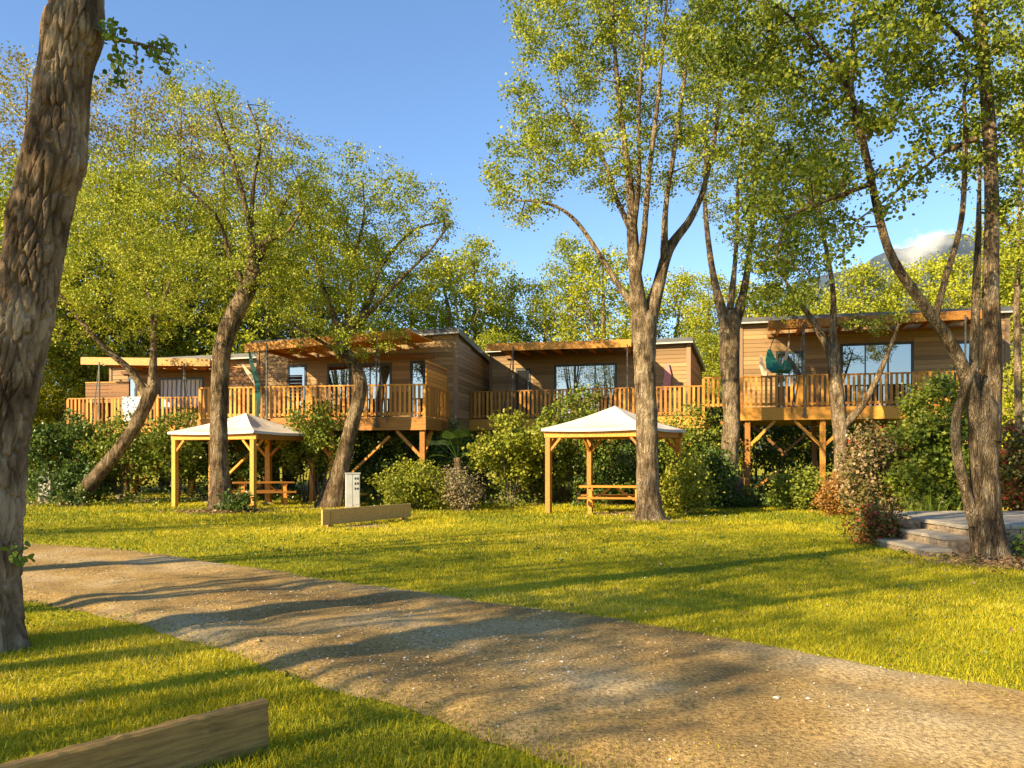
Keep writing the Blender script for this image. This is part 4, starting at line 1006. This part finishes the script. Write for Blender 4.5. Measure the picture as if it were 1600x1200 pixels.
hung_cloth('teal hammock bundled and hanging beside the second cabin railing',398,A2,B2,-.12,2.78,[(-.2,0,2.2),(-.08,-.02,1.7),(.1,0,1.1),(.16,-.05,.5),(.08,0,-.1)],[.05,.13,.17,.14,.06],M['teal'],'hammock','hammock',
           ([(-.45,.02,1.75),(-.22,.02,1.45),(.04,.02,1.05)],[.05,.16,.1],M['cream']))
hung_cloth('pink towel hanging on the third cabin wall',1042,A3,B3,2.1,2.92,[(0,0,2.05),(.03,-.03,1.6),(-.03,-.02,1.05)],[.10,.26,.30],M['pink'],'towel','towel')
hung_cloth('blue and white printed towel over the first cabin railing',207,A1,B1,-.04,2.65,[(0,.12,.75),(0,.07,1.035),(0,-.045,1.035),(0,-.06,.6),(.02,-.05,.12)],[.6,.62,.62,.6,.55],M['print'],'towel','towel')

# ------------------------------------------------------------------ gazebos and picnic tables
def gazebo(label, c, rz, s, hp_, apex):
    e = empty('gazebo',(c[0],c[1],0),rz); tag(e,label,'gazebo'); h = s/2; w_ = M['deck']
    for sx in (-1,1):
        for sy in (-1,1):
            p = MB().box((sx*h-.07,sy*h-.07,-.04),(sx*h+.07,sy*h+.07,hp_-.17)).build('post',w_,e,.006)
            MB().bar((sx*h-sx*.05,sy*h,hp_-.52),(sx*(h-.36),sy*h,hp_-.18),.06,.07,(0,1,0)).build('brace',w_,p)
            MB().bar((sx*h,sy*h-sy*.05,hp_-.52),(sx*h,sy*(h-.36),hp_-.18),.06,.07,(1,0,0)).build('brace',w_,p)
    for sy in (-1,1): MB().box((-h-.12,sy*h-.04,hp_-.168),(h+.12,sy*h+.04,hp_)).build('beam',w_,e,.006)
    for sx in (-1,1): MB().box((sx*h-.04,-h+.042,hp_-.166),(sx*h+.04,h-.042,hp_-.004)).build('beam',w_,e,.006)
    # canopy: four sagging cloth panels with a short hanging hem
    k = 14; o = h+.15; t = np.linspace(0,1,k+1); rng = np.random.default_rng(int(abs(c[0])*10))
    for q in range(4):
        V = []; 
        for i,a in enumerate(t):          # a: eave -> apex
            for j,b2 in enumerate(t):
                wd = (1-a); x = (b2*2-1)*o*wd; y = -o*wd
                sag = -.10*math.sin(math.pi*a)*math.sin(math.pi*b2)**.7-.05*math.sin(math.pi*a)
                z = hp_+.075+(apex-hp_-.075)*a+sag*(1 if wd else 0)-.03*math.sin(math.pi*b2)*(1-a)+.012*math.sin(b2*23+q)*(1-a)*a*2
                V.append((x,y,z))
        n = k+1; hem = [(V[j][0],V[j][1]-.004,V[j][2]-.07) for j in range(n)]; V = hem+V
        i = np.arange(n*(n+1)).reshape(n+1,n); Fq = np.stack([i[:-1,:-1],i[:-1,1:],i[1:,1:],i[1:,:-1]],-1).reshape(-1,4)
        o_ = mesh_np('canopy_panel',np.array(V),Fq,M['canvas'],e,smooth=True); o_.rotation_euler = (0,0,q*math.pi/2)
    for sx in (-1,1):
        for sy in (-1,1): MB().bar((sx*h,sy*h,hp_-.02),(0,0,apex-.14),.05,.07).build('hip_rafter',w_,e)
    return e
FL = np.array((.98,21.5)); ud = np.array((.87,-.493)); vd = np.array((.493,.87)); cs = FL+ud*1.35+vd*1.35
gazebo('wooden gazebo with white canopy over a picnic table beside the pale alder', cs, math.atan2(ud[1],ud[0]), 2.7, 2.2, 2.92)
Np = np.array((-7.5,23.3)); rd = np.array((.36,.933)); ld = np.array((-.933,.36)); c1 = Np+(rd+ld)*1.45
gazebo('wooden gazebo with grey white canopy behind the crooked bare-stemmed tree', c1, math.atan2(-ld[1],-ld[0]), 2.9, 2.2, 2.9)

def picnic(label, c, rz):
    e = empty('picnic_table',(c[0],c[1],0),rz); tag(e,label,'picnic table'); w_ = M['deck']
    for j in range(5): block('top_plank',w_,e,(-.92,-.37+j*.15,.70),(.92,-.37+j*.15+.14,.74))
    for sy in (-1,1):
        for j in range(2): y = sy*(.62+j*.14); block('seat_plank',w_,e,(-.92,min(y,y+sy*.13),.42),(.92,max(y,y+sy*.13),.46))
    for sx in (-.62,.62):
        for sy in (-1,1): MB().bar((sx,sy*.25,.70),(sx,sy*.62,-.02),.05,.10,(1,0,0)).build('leg',w_,e)
        block('crossbar',w_,e,(sx+.026,-.85,.33),(sx+.07,.85,.42)); block('crossbar',w_,e,(sx+.026,-.36,.61),(sx+.07,.36,.699))
    MB().bar((-.55,0,.36),(-.08,0,.68),.05,.06,(0,1,0)).bar((.55,0,.36),(.08,0,.68),.05,.06,(0,1,0)).build('brace',w_,e)
picnic('wooden picnic table under the white canopy gazebo', (2.75,21.75), math.radians(-8))
picnic('wooden picnic table under the grey white canopy gazebo', tuple(c1+np.array((.55,.0))), math.radians(20))

# ------------------------------------------------------------------ barrier planks, cabinets, terrace
def barrier(label, p, q, zb, zt, th, mat, posts, seed):
    p = Vector((*p,0)); q = Vector((*q,0)); d = q-p; L_ = d.length; e = empty('barrier_plank',tuple(p),math.atan2(d.y,d.x)); tag(e,label,'barrier')
    rng = np.random.default_rng(seed); n = 60; us = np.linspace(0,L_,n+1); V = []
    for k,u in enumerate(us):
        w1,w2,w3 = (rng.normal(size=3)*.0025)
        ch = .012
        prof = [(-th/2,zb+w1),(th/2,zb+w2),(th/2+w3,zt-ch),(th/2-ch,zt+w1),(-th/2+ch,zt+w2),(-th/2-w3,zt-ch)]
        V += [(u,y,z) for y,z in prof]
    i = np.arange((n+1)*6).reshape(n+1,6); j = np.roll(i,-1,1)
    mesh_np('plank',np.array(V),[np.stack([i[:-1],i[1:],j[1:],j[:-1]],-1).reshape(-1,4),i[:1,::-1],i[-1:]],mat,e)
    for u in posts:
        pst = MB().box((u-.05,th/2+.003,-.1),(u+.05,th/2+.085,zt-.03)).build('post',mat,e,.006)
        pst2 = MB().box((u-.04,-th/2-.018,-.1),(u+.04,-th/2-.003,zt-.06)).build('strap',mat,e) if th < .06 else None
    return e
nq = G(413,1172); npp = G(-60,1260); 
nq = (-1.27, 4.13); npp = (nq[0]-1.50, nq[1]-1.73)
barrier('weathered thick plank barrier lying low in the grass near the gravel path', npp, nq, .0, .262, .07, M['rail_old'], [.3,1.2], 1)
f0 = G(503,826); f1 = G(641,812)
barrier('low plank barrier on short posts in the middle of the lawn', f0, f1, .07, .40, .045, M['rail_new'], [.26,(Vector(f1)-Vector(f0)).length-.22], 2)

def cabinet(label, px, Y, w_, h, rz, body='box_grey'):
    x = (px-800)/F*Y; e = empty('meter_cabinet',(x,Y,0),rz); tag(e,label,'cabinet')
    MB().box((-w_/2,-.13,-.04),(w_/2,.13,h)).build('body',M[body],e,.012)
    block('lid',M[body],e,(-w_/2-.015,-.15,h+.001),(w_/2+.015,.15,h+.03))
    block('door',M[body],e,(.0,-.142,.1),(w_/2-.02,-.131,h-.04)); block('groove',M['black'],e,(-.012,-.136,.05),(.0-.002,-.1305,h-.02))
    for z in (.55,.7,.85):
        if z < h-.1: block('socket',M['black'],e,(.05,-.150,z),(.09,-.1425,z+.06)); block('socket',M['black'],e,(.12,-.150,z),(.16,-.1425,z+.06))
cabinet('white grey meter cabinet beside the kinked tree', 551, 24.0, .42, 1.02, .25)
cabinet('grey cabinet in the shrubs beyond the furrowed tree', 74, 26.4, .5, .85, -.2, 'concrete')

def terrace():
    e = empty('stone_terrace',(7.05,12.5,0)); tag(e,'paved stone terrace with steps beside the many-stemmed tree','terrace')
    rng = random.Random(3); ZT = .45
    core = MB().box((.10,.06,-.05),(7,3.3,ZT-.06)).build('core',M['concrete'],e)
    x = -.03; wx = .72
    while x < 6.5:
        y = -.03
        while y < 3.3:
            ly = rng.uniform(.5,.9); block('slab',M['slab'],core,(x+.006,y+.006,ZT-.058),(x+wx-.006,min(y+ly,3.34)-.006,ZT+rng.uniform(-.004,.004))); y += ly
        x += wx
    for z0,z1 in ((-.03,.19),(.19,ZT-.06)):
        y = 0.0
        while y < 3.25:
            l_ = rng.uniform(.26,.5); yy = min(y+l_,3.3); block('stone',M['stone'],core,(rng.uniform(-.012,.03),y+.008,z0),(.098,yy-.008,z1-.008)); y = yy
        x = .11
        while x < 6.4:
            l_ = rng.uniform(.26,.5); block('stone',M['stone'],core,(x+.008,rng.uniform(-.012,.02),z0),(x+l_-.008,.058,z1-.008)); x += l_
    for (xe,xs,z,y0,y1) in ((-.03,-.44,.29,-.3,1.15),(-.44,-.85,.13,-.45,1.3)):
        st = MB().box((xs+.05,y0+.05,-.04),(xe-.002,y1-.02,z-.05)).build('step',M['concrete'],e)
        y = y0
        while y < y1-.1:
            l_ = rng.uniform(.5,.8); block('tread_slab',M['slab'],st,(xs-.02,y+.006,z-.048),(xe-.004,min(y+l_,y1)-.006,z)); y += l_
        y = y0
        while y < y1-.08:
            l_ = rng.uniform(.22,.42); yy = min(y+l_,y1); block('stone',M['stone'],st,(xs+rng.uniform(-.008,.012),y+.006,-.03),(xs+.048,yy-.006,z-.052)); y = yy
        block('stone',M['stone'],st,(xs+.052,y0+.01,-.03),(xe-.01,y0+.048,z-.052))
    block('end_pillar',M['stone'],e,(-.40,1.32,-.04),(-.02,1.6,.42))
terrace()

# ------------------------------------------------------------------ lawn blades, pebbles, petals, litter
rng = np.random.default_rng(77)
def in_terrace(x,y): return ((x > 7.05)&(y > 12.5)&(y < 15.9))|((x > 6.2)&(x < 7.1)&(y > 12.05)&(y < 13.9))
def blades(y0,y1,dens0,hmin,hmax,wid,segs,seed):
    r_ = np.random.default_rng(seed); hw = .70*y1+3.5; n = int(dens0*(y1-y0)*2*hw)
    x = r_.uniform(-hw,hw,n); y = r_.uniform(y0,y1,n)
    keep = np.abs(x) < .70*y+3.5
    g_ = path_gap(x,y); lim = r_.exponential(.20,n)*(.3+1.6*fbm(np.c_[x*2.2,y*2.2,np.ones(n)*4],2))
    keep &= g_ > -lim-.02
    for bx,by,br_ in BARE:
        dd_ = np.hypot(x-bx,(y-by)/.8)/br_; keep &= r_.uniform(0,1,n) < np.clip((dd_-.25)*1.1,.06,1)
    keep &= ~in_terrace(x,y)
    cl = fbm(np.c_[x*1.3,y*1.3,np.zeros(n)],3); keep &= r_.uniform(0,1,n) < (.35+1.3*cl)
    fringe = np.clip((g_+.05)/.45,0,1); keep &= r_.uniform(0,1,n) < (.22+.78*fringe)
    x,y,cl,fringe = x[keep],y[keep],cl[keep],fringe[keep]; n = len(x)
    big = fbm(np.c_[x*.35+9,y*.35,np.zeros(n)],2)
    h = r_.uniform(hmin,hmax,n)*(.55+.9*cl)*(.5+.5*fringe); a = r_.uniform(0,2*np.pi,n); w_ = wid*r_.uniform(.6,1.4,n)
    b0 = np.c_[x,y,np.where(path_gap(x,y)<.3,path_z(x,y)-.004,0)]; wd = np.c_[np.cos(a),np.sin(a),np.zeros(n)]*w_[:,None]/2
    ln = np.c_[r_.normal(size=n),r_.normal(size=n),np.zeros(n)]*.45*h[:,None]
    tip = b0+ln+np.c_[np.zeros(n),np.zeros(n),h]
    tint = np.clip(r_.normal(.50,.19,n)+(cl-.45)*.7+(big-.42)*1.5,0,1)
    if segs == 2:
        mid = b0+ln*.35+np.c_[np.zeros(n),np.zeros(n),h*.6]
        V = np.stack([b0-wd,b0+wd,mid+wd*.8,mid-wd*.8,tip],1).reshape(-1,3); i = np.arange(n)[:,None]*5
        return V,[i+np.array([[0,1,2,3]]),i+np.array([[3,2,4]])],np.concatenate([tint,tint])
    V = np.stack([b0-wd,b0+wd,tip],1).reshape(-1,3)
    return V,[np.arange(n*3).reshape(n,3)],tint
for k,(y0,y1,d,h0,h1,w_,sg) in enumerate(((2.6,5.2,5200,.025,.065,.005,2),(5.2,8,3200,.022,.055,.007,1),(8,12,1500,.02,.05,.010,1),(12,18,620,.025,.055,.016,1),(18,27.5,280,.04,.09,.025,1))):
    V,Fq,ti = blades(y0,y1,d,h0,h1,w_,sg,200+k)
    o = mesh_np('lawn_grass',V,Fq,M['blade'],tint=ti); tag(o,['fine grass blades close to the weathered plank','grass along the lower edge of the gravel path','sunlit lawn grass above the gravel path','lawn grass around the low plank barrier','rough grass below the shrubs and gazebos'][k],'grass',kind='stuff')

def pebbles(label, mat, n, mean, thr, seed):
    rng = np.random.default_rng(seed)
    x = rng.uniform(-7,6.5,n); y = 3.0+12*rng.uniform(0,1,n)**1.5; g_ = path_gap(x,y); nz = fbm(np.c_[x*.7,y*.7,np.full(n,seed*.37)],3)
    keep = (g_ < -.02)&(rng.uniform(0,1,n) < np.clip((nz-thr)*4.5,.08,1)); x,y = x[keep],y[keep]; n = len(x)
    s = np.exp(rng.normal(mean,.42,n)); v0 = np.array([(1,0,0),(0,1,0),(-1,0,0),(0,-1,0),(0,0,1),(0,0,-1)],float); f0_ = np.array([(0,1,4),(1,2,4),(2,3,4),(3,0,4),(1,0,5),(2,1,5),(3,2,5),(0,3,5)])
    a = rng.uniform(0,6.28,n); c,sn = np.cos(a),np.sin(a); V = v0[None]*rng.uniform(.6,1.3,(n,6,1))
    V = np.stack([V[...,0]*c[:,None]-V[...,1]*sn[:,None],V[...,0]*sn[:,None]+V[...,1]*c[:,None],V[...,2]*.6],-1)*s[:,None,None]
    V += np.stack([x,y,path_z(x,y)+s*.2],-1)[:,None,:]
    o = mesh_np('path_pebbles',V.reshape(-1,3),(f0_[None]+np.arange(n)[:,None,None]*6).reshape(-1,3),mat); tag(o,label,'pebbles',kind='stuff')
pebbles('pale pebbles scattered over the gravel path', M['pebble'], 13000, -5.1, .42, 3)
pebbles('tan grit scattered over the gravel path', M['grit'], 22000, -4.85, .36, 4)
pebbles('dark grit scattered over the gravel path', M['grit_dark'], 14000, -5.0, .38, 5)
def scatter(name,label,cat,cx,cy,sx,sy,n,size,mat,z,tint=True):
    x = rng.normal(cx,sx,n); y = rng.normal(cy,sy,n); ok = path_gap(x,y) > -.3; x,y = x[ok],y[ok]
    c = np.c_[x,y,rng.uniform(.01,z,len(x))]; v,f,t = leaves(c,size,rng,np.clip(rng.normal(.5,.25,len(x)),0,1),flat=1.2)
    tag(mesh_np(name,v,f,mat,tint=t),label,cat,kind='stuff')
scatter('fallen_petals','white petals scattered on the lawn before the pale alder','petals',3.4,19.6,1.3,.6,170,.028,M['petal'],.09)
scatter('daisies','tiny white daisies dotted over the lawn','daisies',4,10,4,3.5,150,.017,M['petal'],.09)
scatter('leaf_litter','brown leaf litter round the crooked bare-stemmed tree','litter',-7.8,21.9,.7,.35,900,.07,M['litter'],.09)
scatter('leaf_litter','brown leaf litter round the many-stemmed tree','litter',7.3,11.2,.7,.5,1300,.06,M['litter'],.09)
def weeds(label, n, size, tint0, seed, y0, y1):
    r_ = np.random.default_rng(seed); x = r_.uniform(-1,1,n)*(.66*y1); y = r_.uniform(y0,y1,n); ok = (path_gap(x,y) > .05)&~in_terrace(x,y)&(fbm(np.c_[x*.5,y*.5,np.full(n,seed)],2) > .37); x,y = x[ok],y[ok]
    c = np.repeat(np.c_[x,y,np.zeros(len(x))],14,0)+r_.normal(size=(len(x)*14,3))*np.array((.05,.05,0)); c[:,2] = r_.uniform(.02,.07,len(c))
    v,f,t = leaves(c,size,r_,np.clip(r_.normal(tint0,.15,len(c)),0,1),True,.9); tag(mesh_np('lawn_weeds',v,f,M['leaf_shrub'],tint=t),label,'weeds',kind='stuff')
weeds('low clover rosettes in the grass near the weathered plank', 200, .022, .45, 91, 3.2, 9)
weeds('broad leaved weeds dotted over the far lawn', 500, .04, .4, 92, 9, 24)
scatter('fallen_leaves','brown fallen leaves lying on the lawn and along the path','leaves',1,12,6,5,900,.04,M['litter'],.06)
for o in list(bpy.data.objects):
    if 'h' in o.keys(): del o['h']
